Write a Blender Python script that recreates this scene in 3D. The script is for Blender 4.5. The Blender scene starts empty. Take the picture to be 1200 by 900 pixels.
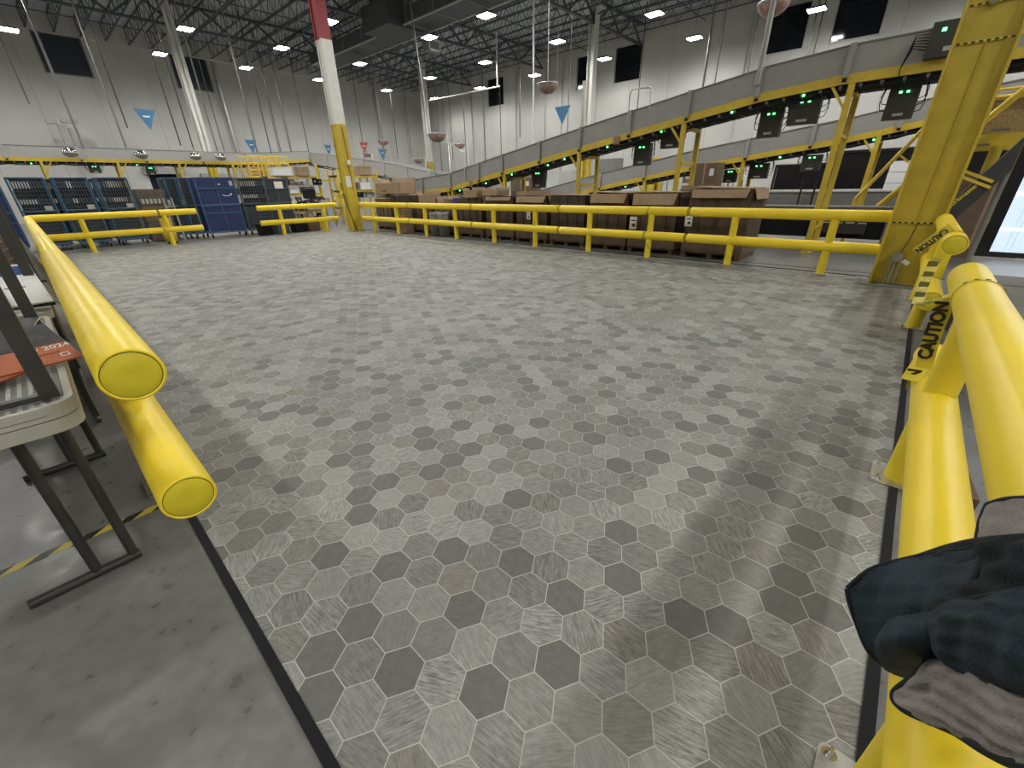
import bpy, math, random
from mathutils import Vector, Matrix
random.seed(7)
R = math.radians
PI = math.pi
SC = bpy.context.scene
COL = SC.collection

# ------------------------------------------------------------------ materials
MATS = {}
def nodes_of(m):
    return m.node_tree.nodes, m.node_tree.links
def mat(name, col, rough=.5, metal=0., vary=0., vscale=6., bump=0., bscale=40., emit=None, estr=0., spec=None, alpha=None, coord='Object', stretch=None):
    if name in MATS: return MATS[name]
    m = bpy.data.materials.new(name); m.use_nodes = True
    N, L = nodes_of(m); b = N['Principled BSDF']
    b.inputs['Roughness'].default_value = rough; b.inputs['Metallic'].default_value = metal
    if spec is not None: b.inputs['Specular IOR Level'].default_value = spec
    c = (*col, 1)
    b.inputs['Base Color'].default_value = c
    tc = N.new('ShaderNodeTexCoord'); src = tc.outputs[coord]
    if stretch:
        mp = N.new('ShaderNodeMapping'); mp.inputs['Scale'].default_value = stretch
        L.new(src, mp.inputs['Vector']); src = mp.outputs[0]
    if vary > 0:
        n = N.new('ShaderNodeTexNoise'); n.inputs['Scale'].default_value = vscale; n.inputs['Detail'].default_value = 6
        L.new(src, n.inputs['Vector'])
        r = N.new('ShaderNodeValToRGB')
        r.color_ramp.elements[0].position = .3; r.color_ramp.elements[1].position = .72
        r.color_ramp.elements[0].color = (*[max(0, k*(1-vary)) for k in col], 1)
        r.color_ramp.elements[1].color = (*[min(1, k*(1+vary)) for k in col], 1)
        L.new(n.outputs['Fac'], r.inputs['Fac']); L.new(r.outputs['Color'], b.inputs['Base Color'])
    if bump > 0:
        n2 = N.new('ShaderNodeTexNoise'); n2.inputs['Scale'].default_value = bscale; n2.inputs['Detail'].default_value = 4
        L.new(src, n2.inputs['Vector'])
        bp = N.new('ShaderNodeBump'); bp.inputs['Strength'].default_value = bump; bp.inputs['Distance'].default_value = .01
        L.new(n2.outputs['Fac'], bp.inputs['Height']); L.new(bp.outputs[0], b.inputs['Normal'])
    if emit is not None:
        b.inputs['Emission Color'].default_value = (*emit, 1); b.inputs['Emission Strength'].default_value = estr
    if alpha is not None:
        b.inputs['Alpha'].default_value = alpha
    MATS[name] = m
    return m

YEL = mat('yellow_plastic', (.92, .69, .028), .40, vary=.06, vscale=2.5, bump=.05, bscale=30)
YCAP = mat('yellow_cap', (.68, .56, .02), .5, vary=.08)
YPOST = mat('yellow_post', (.86, .66, .03), .42, vary=.06)
YSTL = mat('yellow_steel', (.66, .48, .05), .42, vary=.10, vscale=4)
YOLD = mat('yellow_column_paint', (.56, .42, .035), .45, vary=.14, vscale=3)
DARKSEAM = mat('dark_seam', (.06, .05, .01), .8)
GALV = mat('galvanised_steel', (.5, .5, .48), .35, .85, vary=.2, vscale=20)
STEEL = mat('chrome_steel', (.7, .7, .7), .2, 1.)
GREY = mat('grey_paint', (.33, .33, .315), .45, vary=.06, vscale=3)
GREYD = mat('grey_dark_paint', (.20, .20, .19), .5, vary=.1)
LGREY = mat('pale_grey_paint', (.44, .44, .42), .5, vary=.05)
BLK = mat('black_rubber', (.012, .012, .014), .7, spec=.2)
BLKG = mat('black_gloss', (.006, .006, .008), .15)
CHAR = mat('charcoal_metal', (.045, .045, .04), .5, .2, vary=.15)
BLUEF = mat('blue_frame', (.05, .12, .22), .45, .2, vary=.25, vscale=12)
BLUEC = mat('blue_canvas', (.022, .035, .12), .75, vary=.2, vscale=10, bump=.3, bscale=60)
DKC = mat('dark_canvas', (.035, .042, .055), .8, vary=.3, vscale=9)
WIRE = mat('wire_grey', (.12, .15, .18), .45, .4)
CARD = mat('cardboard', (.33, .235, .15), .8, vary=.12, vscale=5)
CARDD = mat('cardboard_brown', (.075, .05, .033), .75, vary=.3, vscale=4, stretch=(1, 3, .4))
mat('cardboard_dark', (.05, .038, .028), .75, vary=.3)
CARDM = mat('cardboard_mid', (.15, .105, .07), .8, vary=.15, vscale=5)
WOOD = mat('pallet_wood', (.13, .085, .05), .8, vary=.3, vscale=10)
WHITE = mat('white_paper', (.75, .75, .72), .6)
WHITEP = mat('white_paint', (.68, .67, .62), .5, vary=.05)
REDP = mat('red_paint', (.28, .03, .035), .45, vary=.1)
COLG = mat('column_grey', (.50, .49, .45), .45, vary=.08, vscale=5)
BLUEB = mat('blue_banner', (.05, .17, .32), .7)
REDB = mat('red_banner', (.4, .08, .07), .7)
TRUSS = mat('roof_steel', (.085, .095, .11), .6, vary=.15)
LED = mat('green_led', (.1, .8, .2), .4, emit=(.15, 1., .3), estr=5)
LEDW = mat('white_led', (.8, .9, .9), .4, emit=(.85, 1., .95), estr=6)
LAMP = mat('lamp_lens', (1, 1, 1), .4, emit=(1, .98, .95), estr=60)
LAMPH = mat('lamp_housing', (.12, .12, .12), .5, .0)
MIRR = mat('mirror_dome', (.45, .45, .44), .12, 1.)
PINKD = mat('pink_reflection_dome', (.42, .28, .25), .35, .2, vary=.5, vscale=9)  # reddish reflection in the mirror domes painted in as mottled pink
TAPE = mat('caution_tape', (.72, .58, .06), .35)
BTXT = mat('black_print', (.01, .01, .01), .5)
YTXT = mat('yellow_print', (.75, .6, .05), .5)
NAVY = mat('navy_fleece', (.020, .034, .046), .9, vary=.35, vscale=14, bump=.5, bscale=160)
NAVYD = mat('navy_trim', (.006, .009, .013), .85)
FLEECE = mat('grey_fleece', (.28, .255, .235), .95, vary=.15, vscale=20, bump=.6, bscale=190)
TABLE = mat('table_plastic', (.42, .41, .34), .5, vary=.05)
ORANGE = mat('orange_paper', (.42, .11, .035), .5, vary=.12, vscale=8)
NAVYP = mat('blue_paper', (.03, .07, .22), .5)
DKP = mat('dark_print', (.03, .025, .025), .5, vary=.9, vscale=14)
PURPLE = mat('purple_tote', (.06, .05, .35), .5)
REDT = mat('red_tote', (.35, .04, .05), .6)
BROWNL = mat('tan_bin', (.5, .33, .15), .6, vary=.15)
GREEN = mat('green_string', (.05, .16, .04), .6)
CLEAR = mat('shrink_wrap', (.75, .75, .75), .25)
TEAL = mat('teal_grey', (.06, .09, .11), .5, vary=.2)

def mix_rgb(N, L, fac, a, b, blend='MIX'):
    m = N.new('ShaderNodeMix'); m.data_type = 'RGBA'; m.blend_type = blend
    for s, v in ((m.inputs[0], fac), (m.inputs[6], a), (m.inputs[7], b)):
        if hasattr(v, 'is_output'): L.new(v, s)
        else: s.default_value = v
    return m.outputs[2]
def mth(N, L, op, a, b=None, c=None):
    m = N.new('ShaderNodeMath'); m.operation = op
    for i, v in enumerate((a, b, c)):
        if v is None: continue
        if hasattr(v, 'is_output'): L.new(v, m.inputs[i])
        else: m.inputs[i].default_value = v
    return m.outputs[0]
def vmt(N, L, op, a, b=None):
    m = N.new('ShaderNodeVectorMath'); m.operation = op
    for i, v in enumerate((a, b)):
        if v is None: continue
        if hasattr(v, 'is_output'): L.new(v, m.inputs[i])
        else: m.inputs[i].default_value = v
    return m

def hex_material():
    m = bpy.data.materials.new('hexagon_vinyl'); m.use_nodes = True
    N, L = nodes_of(m); b = N['Principled BSDF']
    g = N.new('ShaderNodeNewGeometry')
    W = .1672
    p = vmt(N, L, 'SUBTRACT', g.outputs['Position'], (.967, .528, 0)).outputs[0]
    p = vmt(N, L, 'MULTIPLY', p, (1/W, 1/W, 0)).outputs[0]
    s = (1, math.sqrt(3), 1)
    def cell(off):
        q = vmt(N, L, 'ADD', p, off).outputs[0]
        d = vmt(N, L, 'DIVIDE', q, s).outputs[0]
        fl = vmt(N, L, 'FLOOR', d).outputs[0]
        ctr = vmt(N, L, 'ADD', vmt(N, L, 'MULTIPLY', fl, s).outputs[0], (.5, math.sqrt(3)/2, 0)).outputs[0]
        ctr = vmt(N, L, 'SUBTRACT', ctr, off).outputs[0]
        gv = vmt(N, L, 'SUBTRACT', p, ctr).outputs[0]
        gv = vmt(N, L, 'MULTIPLY', gv, (1, 1, 0)).outputs[0]
        ctr = vmt(N, L, 'MULTIPLY', ctr, (1, 1, 0)).outputs[0]
        return gv, ctr
    ga, ca = cell((.5, math.sqrt(3)/2, 0)); gb, cb = cell((0, 0, 0))
    la = vmt(N, L, 'LENGTH', ga).outputs['Value']; lb = vmt(N, L, 'LENGTH', gb).outputs['Value']
    pick = mth(N, L, 'LESS_THAN', la, lb)
    def vmix(a, b_):
        mm = N.new('ShaderNodeMix'); mm.data_type = 'VECTOR'
        L.new(pick, mm.inputs[0]); L.new(b_, mm.inputs[4]); L.new(a, mm.inputs[5]); return mm.outputs[1]
    gv = vmix(ga, gb); ct = vmix(ca, cb)
    ab = vmt(N, L, 'ABSOLUTE', gv).outputs[0]
    sp = N.new('ShaderNodeSeparateXYZ'); L.new(ab, sp.inputs[0])
    d2 = mth(N, L, 'ADD', mth(N, L, 'MULTIPLY', sp.outputs[0], .5), mth(N, L, 'MULTIPLY', sp.outputs[1], .8660254))
    hd = mth(N, L, 'MAXIMUM', sp.outputs[0], d2)
    edge = mth(N, L, 'GREATER_THAN', hd, .4890)
    # one random value set per tile; quantise the centre so every pixel of a tile agrees
    ctq = vmt(N, L, 'MULTIPLY', ct, (2, 2/math.sqrt(3), 0)).outputs[0]
    rn = N.new('ShaderNodeVectorMath'); rn.operation = 'SNAP'; rn.inputs[1].default_value = (1, 1, 1)
    off = vmt(N, L, 'ADD', ctq, (.5, .5, 0)).outputs[0]; L.new(off, rn.inputs[0])
    wn = N.new('ShaderNodeTexWhiteNoise'); wn.noise_dimensions = '2D'; L.new(rn.outputs[0], wn.inputs['Vector'])
    sc = N.new('ShaderNodeSeparateColor'); L.new(wn.outputs['Color'], sc.inputs[0])
    r1, r2, r3 = sc.outputs[0], sc.outputs[1], sc.outputs[2]
    ang = mth(N, L, 'MULTIPLY', r1, 2.2); ang = mth(N, L, 'ADD', ang, .35)
    vr = N.new('ShaderNodeVectorRotate'); vr.rotation_type = 'Z_AXIS'
    L.new(gv, vr.inputs['Vector']); L.new(ang, vr.inputs['Angle'])
    sv = vmt(N, L, 'MULTIPLY', vr.outputs[0], (1.5, 13, 1)).outputs[0]
    sv = vmt(N, L, 'ADD', sv, vmt(N, L, 'MULTIPLY', rn.outputs[0], (3.7, 5.3, 0)).outputs[0]).outputs[0]
    n1 = N.new('ShaderNodeTexNoise'); n1.inputs['Scale'].default_value = 1.5; n1.inputs['Detail'].default_value = 9; n1.inputs['Roughness'].default_value = .78
    n1.inputs['Distortion'].default_value = .35
    L.new(sv, n1.inputs['Vector'])
    st = N.new('ShaderNodeMapRange'); st.inputs[1].default_value = .40; st.inputs[2].default_value = .62; L.new(n1.outputs['Fac'], st.inputs[0])
    n2 = N.new('ShaderNodeTexNoise'); n2.inputs['Scale'].default_value = 5; n2.inputs['Detail'].default_value = 6; L.new(p, n2.inputs['Vector'])
    # tone per tile
    rp = N.new('ShaderNodeValToRGB'); rp.color_ramp.interpolation = 'CONSTANT'
    el = rp.color_ramp.elements; el[0].position = 0; el[0].color = (.155, .152, .136, 1); el[1].position = .16; el[1].color = (.218, .215, .192, 1)
    for ps, c in ((.42, (.268, .266, .241)), (.7, (.312, .310, .283)), (.88, (.236, .225, .198))):
        e = el.new(ps); e.color = (*c, 1)
    L.new(r2, rp.inputs[0])
    amt = mth(N, L, 'ADD', mth(N, L, 'MULTIPLY', r3, .72), .28)
    darktile = mth(N, L, 'GREATER_THAN', r2, .16)
    amt = mth(N, L, 'MULTIPLY', amt, mth(N, L, 'ADD', mth(N, L, 'MULTIPLY', darktile, .75), .25))
    lo = mix_rgb(N, L, 1., rp.outputs[0], (.50, .50, .51, 1), 'MULTIPLY')
    hi = mix_rgb(N, L, 1., rp.outputs[0], (1.38, 1.38, 1.38, 1), 'MULTIPLY')
    streak = mix_rgb(N, L, st.outputs[0], lo, hi)
    base = mix_rgb(N, L, amt, rp.outputs[0], streak)
    cl = N.new('ShaderNodeMapRange'); cl.inputs[1].default_value = .3; cl.inputs[2].default_value = .7; cl.inputs[3].default_value = .9; cl.inputs[4].default_value = 1.08
    L.new(n2.outputs['Fac'], cl.inputs[0])
    cc = N.new('ShaderNodeCombineColor')
    for i in range(3): L.new(cl.outputs[0], cc.inputs[i])
    base = mix_rgb(N, L, 1., base, cc.outputs[0], 'MULTIPLY')
    fin = mix_rgb(N, L, edge, base, (.49, .485, .435, 1))
    L.new(fin, b.inputs['Base Color'])
    b.inputs['Roughness'].default_value = .5; b.inputs['Specular IOR Level'].default_value = .25
    bp = N.new('ShaderNodeBump'); bp.inputs['Strength'].default_value = .12; bp.inputs['Distance'].default_value = .003
    L.new(st.outputs[0], bp.inputs['Height']); L.new(bp.outputs[0], b.inputs['Normal'])
    return m
HEX = hex_material()

def concrete_material():
    m = bpy.data.materials.new('polished_concrete'); m.use_nodes = True
    N, L = nodes_of(m); b = N['Principled BSDF']
    g = N.new('ShaderNodeNewGeometry')
    n = N.new('ShaderNodeTexNoise'); n.inputs['Scale'].default_value = 1.6; n.inputs['Detail'].default_value = 8; L.new(g.outputs['Position'], n.inputs['Vector'])
    n2 = N.new('ShaderNodeTexNoise'); n2.inputs['Scale'].default_value = 14; n2.inputs['Detail'].default_value = 6; L.new(g.outputs['Position'], n2.inputs['Vector'])
    r = N.new('ShaderNodeValToRGB'); e = r.color_ramp.elements; e[0].position = .3; e[0].color = (.145, .145, .136, 1); e[1].position = .7; e[1].color = (.215, .215, .20, 1)
    L.new(n.outputs['Fac'], r.inputs[0])
    r2 = N.new('ShaderNodeValToRGB'); e = r2.color_ramp.elements; e[0].position = .35; e[0].color = (.85, .85, .85, 1); e[1].position = .65; e[1].color = (1.05, 1.05, 1.05, 1)
    L.new(n2.outputs['Fac'], r2.inputs[0])
    c = mix_rgb(N, L, 1., r.outputs[0], r2.outputs[0], 'MULTIPLY')
    # little dark chips
    n3 = N.new('ShaderNodeTexNoise'); n3.inputs['Scale'].default_value = 38; n3.inputs['Detail'].default_value = 2
    mp = N.new('ShaderNodeMapping'); mp.inputs['Rotation'].default_value = (0, 0, .6); mp.inputs['Scale'].default_value = (1, 2.6, 1)
    L.new(g.outputs['Position'], mp.inputs['Vector']); L.new(mp.outputs[0], n3.inputs['Vector'])
    ch = mth(N, L, 'GREATER_THAN', n3.outputs['Fac'], .80)
    c = mix_rgb(N, L, mth(N, L, 'MULTIPLY', ch, .75), c, (.03, .03, .028, 1))
    L.new(c, b.inputs['Base Color'])
    rr = N.new('ShaderNodeMapRange'); rr.inputs[1].default_value = .3; rr.inputs[2].default_value = .7; rr.inputs[3].default_value = .26; rr.inputs[4].default_value = .42
    L.new(n2.outputs['Fac'], rr.inputs[0]); L.new(rr.outputs[0], b.inputs['Roughness'])
    bp = N.new('ShaderNodeBump'); bp.inputs['Strength'].default_value = .12; bp.inputs['Distance'].default_value = .004
    L.new(n2.outputs['Fac'], bp.inputs['Height']); L.new(bp.outputs[0], b.inputs['Normal'])
    return m
CONC = concrete_material()

def wall_material(name, axis, step):
    m = bpy.data.materials.new(name); m.use_nodes = True
    N, L = nodes_of(m); b = N['Principled BSDF']
    g = N.new('ShaderNodeNewGeometry'); s = N.new('ShaderNodeSeparateXYZ'); L.new(g.outputs['Position'], s.inputs[0])
    f = mth(N, L, 'FRACT', mth(N, L, 'DIVIDE', s.outputs[axis], step))
    ln = mth(N, L, 'LESS_THAN', f, .02)
    n = N.new('ShaderNodeTexNoise'); n.inputs['Scale'].default_value = .5; n.inputs['Detail'].default_value = 5; L.new(g.outputs['Position'], n.inputs['Vector'])
    r = N.new('ShaderNodeValToRGB'); e = r.color_ramp.elements; e[0].position = .3; e[0].color = (.47, .47, .44, 1); e[1].position = .7; e[1].color = (.55, .55, .52, 1)
    L.new(n.outputs['Fac'], r.inputs[0])
    L.new(mix_rgb(N, L, mth(N, L, 'MULTIPLY', ln, .45), r.outputs[0], (.3, .3, .28, 1)), b.inputs['Base Color'])
    b.inputs['Roughness'].default_value = .6
    return m
WALLX = wall_material('wall_panel_x', 0, 3.1)
WALLY = wall_material('wall_panel_y', 1, 3.1)
def deck_material():
    m = bpy.data.materials.new('roof_deck'); m.use_nodes = True
    N, L = nodes_of(m); b = N['Principled BSDF']
    g = N.new('ShaderNodeNewGeometry'); s = N.new('ShaderNodeSeparateXYZ'); L.new(g.outputs['Position'], s.inputs[0])
    f = mth(N, L, 'FRACT', mth(N, L, 'DIVIDE', s.outputs[1], .3))
    ln = mth(N, L, 'LESS_THAN', f, .25)
    L.new(mix_rgb(N, L, ln, (.52, .545, .58, 1), (.36, .385, .42, 1)), b.inputs['Base Color'])
    b.inputs['Roughness'].default_value = .6
    return m
DECK = deck_material()
def hazard_material():
    m = bpy.data.materials.new('hazard_stripe'); m.use_nodes = True
    N, L = nodes_of(m); b = N['Principled BSDF']
    g = N.new('ShaderNodeNewGeometry'); s = N.new('ShaderNodeSeparateXYZ'); L.new(g.outputs['Position'], s.inputs[0])
    u = mth(N, L, 'SUBTRACT', s.outputs[0], mth(N, L, 'MULTIPLY', s.outputs[1], 1.2))
    f = mth(N, L, 'FRACT', mth(N, L, 'DIVIDE', u, .17))
    L.new(mix_rgb(N, L, mth(N, L, 'LESS_THAN', f, .5), (.55, .45, .06, 1), (.012, .012, .012, 1)), b.inputs['Base Color'])
    b.inputs['Roughness'].default_value = .45
    return m
HAZ = hazard_material()

# ------------------------------------------------------------------ mesh helpers
class MB:
    def __init__(s): s.v = []; s.f = []; s.sm = []; s.mk = []
    def add(s, vs, fs, smooth=False):
        o = len(s.v); s.v += [tuple(v) for v in vs]
        for f in fs: s.f.append(tuple(o+i for i in f)); s.sm.append(smooth)
        return s
    def box(s, c, d, rz=0., M=None):
        s.mk.append((len(s.v), len(s.f)))
        x, y, z = d[0]/2, d[1]/2, d[2]/2
        vs = [Vector((a*x, b*y, e*z)) for a in (-1, 1) for b in (-1, 1) for e in (-1, 1)]
        if M is None: M = Matrix.Rotation(rz, 3, 'Z')
        c = Vector(c); vs = [c + M @ v for v in vs]
        return s.add(vs, [(0,1,3,2),(4,6,7,5),(0,4,5,1),(2,3,7,6),(0,2,6,4),(1,5,7,3)])
    def b2(s, a, b):
        return s.box([(a[i]+b[i])/2 for i in range(3)], [abs(b[i]-a[i]) for i in range(3)])
    def rbox(s, c, d, r=.01, rz=0., n=2):   # box with rounded vertical edges
        x, y, z = d[0]/2, d[1]/2, d[2]/2; r = min(r, x*.99, y*.99)
        pts = []
        for cx, cy, a0 in ((x-r, y-r, 0), (-x+r, y-r, 90), (-x+r, -y+r, 180), (x-r, -y+r, 270)):
            for k in range(n+1):
                a = R(a0+90*k/n); pts.append((cx+r*math.cos(a), cy+r*math.sin(a)))
        return s.prism(pts, c, z*2, rz)
    def prism(s, pts, c, h, rz=0., M=None):
        s.mk.append((len(s.v), len(s.f)))
        n = len(pts); c = Vector(c)
        if M is None: M = Matrix.Rotation(rz, 3, 'Z')
        vs = [c + M @ Vector((p[0], p[1], -h/2)) for p in pts] + [c + M @ Vector((p[0], p[1], h/2)) for p in pts]
        fs = [tuple(range(n-1, -1, -1)), tuple(range(n, 2*n))] + [(i, (i+1) % n, n+(i+1) % n, n+i) for i in range(n)]
        return s.add(vs, fs)
    def cyl(s, a, b, r, n=16, r2=None, caps=True):
        s.mk.append((len(s.v), len(s.f)))
        a = Vector(a); b = Vector(b); r2 = r if r2 is None else r2
        d = (b-a).normalized(); u = d.orthogonal().normalized(); w = d.cross(u)
        A = [a + (u*math.cos(2*PI*i/n)+w*math.sin(2*PI*i/n))*r for i in range(n)]
        B = [b + (u*math.cos(2*PI*i/n)+w*math.sin(2*PI*i/n))*r2 for i in range(n)]
        s.add(A+B, [(i, (i+1) % n, n+(i+1) % n, n+i) for i in range(n)], True)
        if caps: s.add(A, [tuple(range(n-1, -1, -1))]); s.add(B, [tuple(range(n))])
        return s
    def bar(s, a, b, w, h=None, up=(0, 0, 1)):
        a = Vector(a); b = Vector(b); h = h or w; d = b-a; l = d.length; d.normalize()
        up = Vector(up)
        if abs(d.dot(up)) > .98: up = Vector((1, 0, 0))
        side = d.cross(up).normalized(); u2 = side.cross(d)
        M = Matrix((d, side, u2)).transposed()
        return s.box((a+b)/2, (l, w, h), M=M)
    def tube(s, pts, r, n=8):
        s.mk.append((len(s.v), len(s.f)))
        pts = [Vector(p) for p in pts]; m = len(pts); rings = []; u = None
        for i in range(m):
            t = (pts[min(i+1, m-1)]-pts[max(i-1, 0)]).normalized()
            if u is None: u = t.orthogonal().normalized()
            else: u = (u - t*u.dot(t)).normalized()
            w = t.cross(u); rr = r[i] if isinstance(r, (list, tuple)) else r
            rings.append([pts[i]+(u*math.cos(2*PI*k/n)+w*math.sin(2*PI*k/n))*rr for k in range(n)])
        vs = [v for q in rings for v in q]
        fs = [(i*n+k, i*n+(k+1) % n, (i+1)*n+(k+1) % n, (i+1)*n+k) for i in range(m-1) for k in range(n)]
        s.add(vs, fs, True); s.add(rings[0], [tuple(range(n-1, -1, -1))]); s.add(rings[-1], [tuple(range(n))])
        return s
    def lathe(s, prof, c=(0, 0, 0), n=24, M=None, smooth=True):
        s.mk.append((len(s.v), len(s.f)))
        c = Vector(c); vs = []
        for (r, z) in prof:
            for k in range(n):
                v = Vector((r*math.cos(2*PI*k/n), r*math.sin(2*PI*k/n), z)); vs.append(c + (M @ v if M else v))
        m = len(prof)
        return s.add(vs, [(i*n+k, i*n+(k+1) % n, (i+1)*n+(k+1) % n, (i+1)*n+k) for i in range(m-1) for k in range(n)], smooth)
    def ribbon(s, pts, wdirs, w, th=.0015):
        pts = [Vector(p) for p in pts]; n = len(pts)
        if isinstance(wdirs, tuple): wdirs = [wdirs]*n
        vs = []
        for i in range(n):
            t = (pts[min(i+1, n-1)]-pts[max(i-1, 0)]).normalized(); d = Vector(wdirs[i]); d = (d-t*d.dot(t)).normalized(); nn = t.cross(d)
            for a, b in ((-1, -1), (1, -1), (1, 1), (-1, 1)): vs.append(pts[i]+d*a*w/2+nn*b*th/2)
        fs = [(4*i+k, 4*i+(k+1) % 4, 4*i+4+(k+1) % 4, 4*i+4+k) for i in range(n-1) for k in range(4)] + [(0, 3, 2, 1), (4*n-4, 4*n-3, 4*n-2, 4*n-1)]
        return s.add(vs, fs)
    def build(s, name, m, parent=None, loc=None):
        me = bpy.data.meshes.new(name); me.from_pydata(s.v, [], s.f); me.update()
        me.polygons.foreach_set('use_smooth', s.sm)
        me.materials.append(m)
        o = bpy.data.objects.new(name, me); COL.objects.link(o)
        if parent is not None: o.parent = parent
        if loc is not None: o.location = loc
        return o

def build_each(b, name, m, parent=None):
    # every shape collected in b becomes a mesh of its own
    mk = b.mk+[(len(b.v), len(b.f))]; out = []
    for (v0, f0), (v1, f1) in zip(mk, mk[1:]):
        k = MB(); k.v = b.v[v0:v1]; k.f = [tuple(i-v0 for i in f) for f in b.f[f0:f1]]; k.sm = b.sm[f0:f1]; out.append(k.build(name, m, parent))
    return out
def tag(o, label, cat, group=None, kind=None):
    if label: o['label'] = label
    if cat: o['category'] = cat
    if group: o['group'] = group
    if kind: o['kind'] = kind
    return o
def thing(name, label, cat, loc=(0, 0, 0), rz=0., group=None):
    o = bpy.data.objects.new(name, None); COL.objects.link(o); o.location = loc; o.rotation_euler = (0, 0, rz)
    o.empty_display_size = .1
    return tag(o, label, cat, group)
def struct(o):
    o['kind'] = 'structure'; return o
def dup(root, loc, rz=None, label=None, group=None, scale=None):
    def cp(o, par):
        c = o.copy(); COL.objects.link(c)
        if par is not None: c.parent = par
        for ch in list(o.children): cp(ch, c)
        return c
    r = cp(root, None); r.location = loc
    if rz is not None: r.rotation_euler = (0, 0, rz)
    if scale is not None: r.scale = scale
    if label: r['label'] = label
    if group: r['group'] = group
    return r
def text(s, size, M, m, name, parent=None, ext=.0008, font_scale_x=1., bold=0.):
    cu = bpy.data.curves.new(name, 'FONT'); cu.body = s; cu.size = size; cu.extrude = ext; cu.align_x = 'CENTER'; cu.align_y = 'CENTER'; cu.offset = bold
    o = bpy.data.objects.new(name, cu); COL.objects.link(o)
    dg = bpy.context.evaluated_depsgraph_get(); me = bpy.data.meshes.new_from_object(o.evaluated_get(dg))
    bpy.data.objects.remove(o)
    me.materials.clear(); me.materials.append(m)
    me.transform(M @ Matrix.Diagonal((font_scale_x, 1, 1, 1)))
    r = bpy.data.objects.new(name, me); COL.objects.link(r)
    if parent is not None: r.parent = parent
    return r
def frame(o, xdir, ydir):
    x = Vector(xdir).normalized(); y = Vector(ydir); y = (y-x*y.dot(x)).normalized(); z = x.cross(y)
    M = Matrix((x, y, z)).transposed().to_4x4(); M.translation = Vector(o); return M

# ------------------------------------------------------------------ the building shell
X0, X1, Y0, Y1, ZC = -14, 34, -16, 44, 12.
struct(MB().b2((X0-.3, Y0-.3, -.3), (X1+.3, Y1+.3, 0)).build('floor', CONC))
struct(MB().b2((X0-.3, Y0-.3, ZC), (X1+.3, Y1+.3, ZC+.2)).build('ceiling', DECK))
def wall_with_holes(name, axis, pos, lo, hi, th, holes, m):
    """wall at axis=pos; holes [(u0,u1,z0,z1)] along the other axis"""
    us = sorted({lo, hi, *[h[0] for h in holes], *[h[1] for h in holes]}); zs = sorted({0, ZC, *[h[2] for h in holes], *[h[3] for h in holes]})
    b = MB()
    for i in range(len(us)-1):
        run = None
        for j in range(len(zs)-1):
            cu, cz = (us[i]+us[i+1])/2, (zs[j]+zs[j+1])/2
            if any(h[0] < cu < h[1] and h[2] < cz < h[3] for h in holes): continue
            if axis == 0: b.b2((pos, us[i], zs[j]), (pos+th, us[i+1], zs[j+1]))
            else: b.b2((us[i], pos, zs[j]), (us[i+1], pos+th, zs[j+1]))
    return struct(b.build(name, m))
win_r = [(3.98, 6.3), (7.5, 9.8), (17.75, 20.0), (22.0, 23.45), (31.5, 33.7)]
win_l = [(4.1, 6.45), (11.15, 13.55)]
door_r = [(.2, 4.3, 1.1, 3.05), (4.55, 7.4, 1.1, 2.45), (-4.5, -1.2, .6, 3.0)]
wall_with_holes('wall_right', 0, X1, Y0, Y1, .3, [(a, b, 8.57, 10.85) for a, b in win_r]+door_r, WALLY)
wall_with_holes('wall_back', 1, Y1, X0, X1, .3, [(a, b, 8.8, 11.0) for a, b in win_l]+[(7.45, 9.4, 1.2, 3.0), (11.1, 13.0, .2, 2.6)], WALLX)
struct(MB().b2((X0-.3, Y0, 0), (X0, Y1, ZC)).build('wall_left', WALLY))
struct(MB().b2((X0, Y0-.3, 0), (X1, Y0, ZC)).build('wall_front', WALLX))
NIGHT = mat('night_glass', (.008, .010, .013), .08)
NIGHTB = mat('night_glass_blue', (.03, .04, .055), .3)
n = 0
for i, (a, b) in enumerate(win_r):
    n += 1
    w = MB()
    for u0, u1, z0, z1 in ((a, b, 8.57, 8.64), (a, b, 10.78, 10.85), (a, a+.07, 8.57, 10.85), (b-.07, b, 8.57, 10.85)): w.b2((X1-.03, u0, z0), (X1+.2, u1, z1))
    f = struct(w.build('window_%d' % n, LGREY)); MB().b2((X1+.1, a, 8.57), (X1+.14, b, 10.85)).build('pane', NIGHT, f)
for i, (a, b) in enumerate(win_l):
    n += 1
    w = MB()
    for u0, u1, z0, z1 in ((a, b, 8.8, 8.87), (a, b, 10.93, 11), (a, a+.07, 8.8, 11), (b-.07, b, 8.8, 11)): w.b2((u0, Y1-.03, z0), (u1, Y1+.2, z1))
    f = struct(w.build('window_%d' % n, GREYD)); MB().b2((a, Y1+.1, 8.8), (b, Y1+.14, 11)).build('pane', NIGHTB, f)
for i, (a, b, c, d) in enumerate(door_r):
    f = struct(MB().b2((X1+.12, a, c), (X1+.2, b, d)).build('door_%d' % (i+1), BLKG))
    g = MB()
    for u0, u1, z0, z1 in ((a-.12, a, c, d+.12), (b, b+.12, c, d+.12), (a, b, d, d+.12)): g.b2((X1-.06, u0, z0), (X1+.1, u1, z1))
    g.build('door_frame', BLK, f)
for i, (a, b, c, d) in enumerate([(7.45, 9.4, 1.2, 3.0), (11.1, 13.0, .2, 2.6)]):
    f = struct(MB().b2((a, Y1+.1, c), (b, Y1+.18, d)).build('door_%d' % (i+4), BLK if i == 0 else GREYD))
    MB().b2((a-.3, Y1-.45, d), (b+.4, Y1, d+.45)).build('roller_housing', GREY, f)
# lower wall band of the dock side
struct(MB().b2((X1-.12, -8, 0), (X1, 12, 1.0)).build('trim_3', GREYD))

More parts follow.
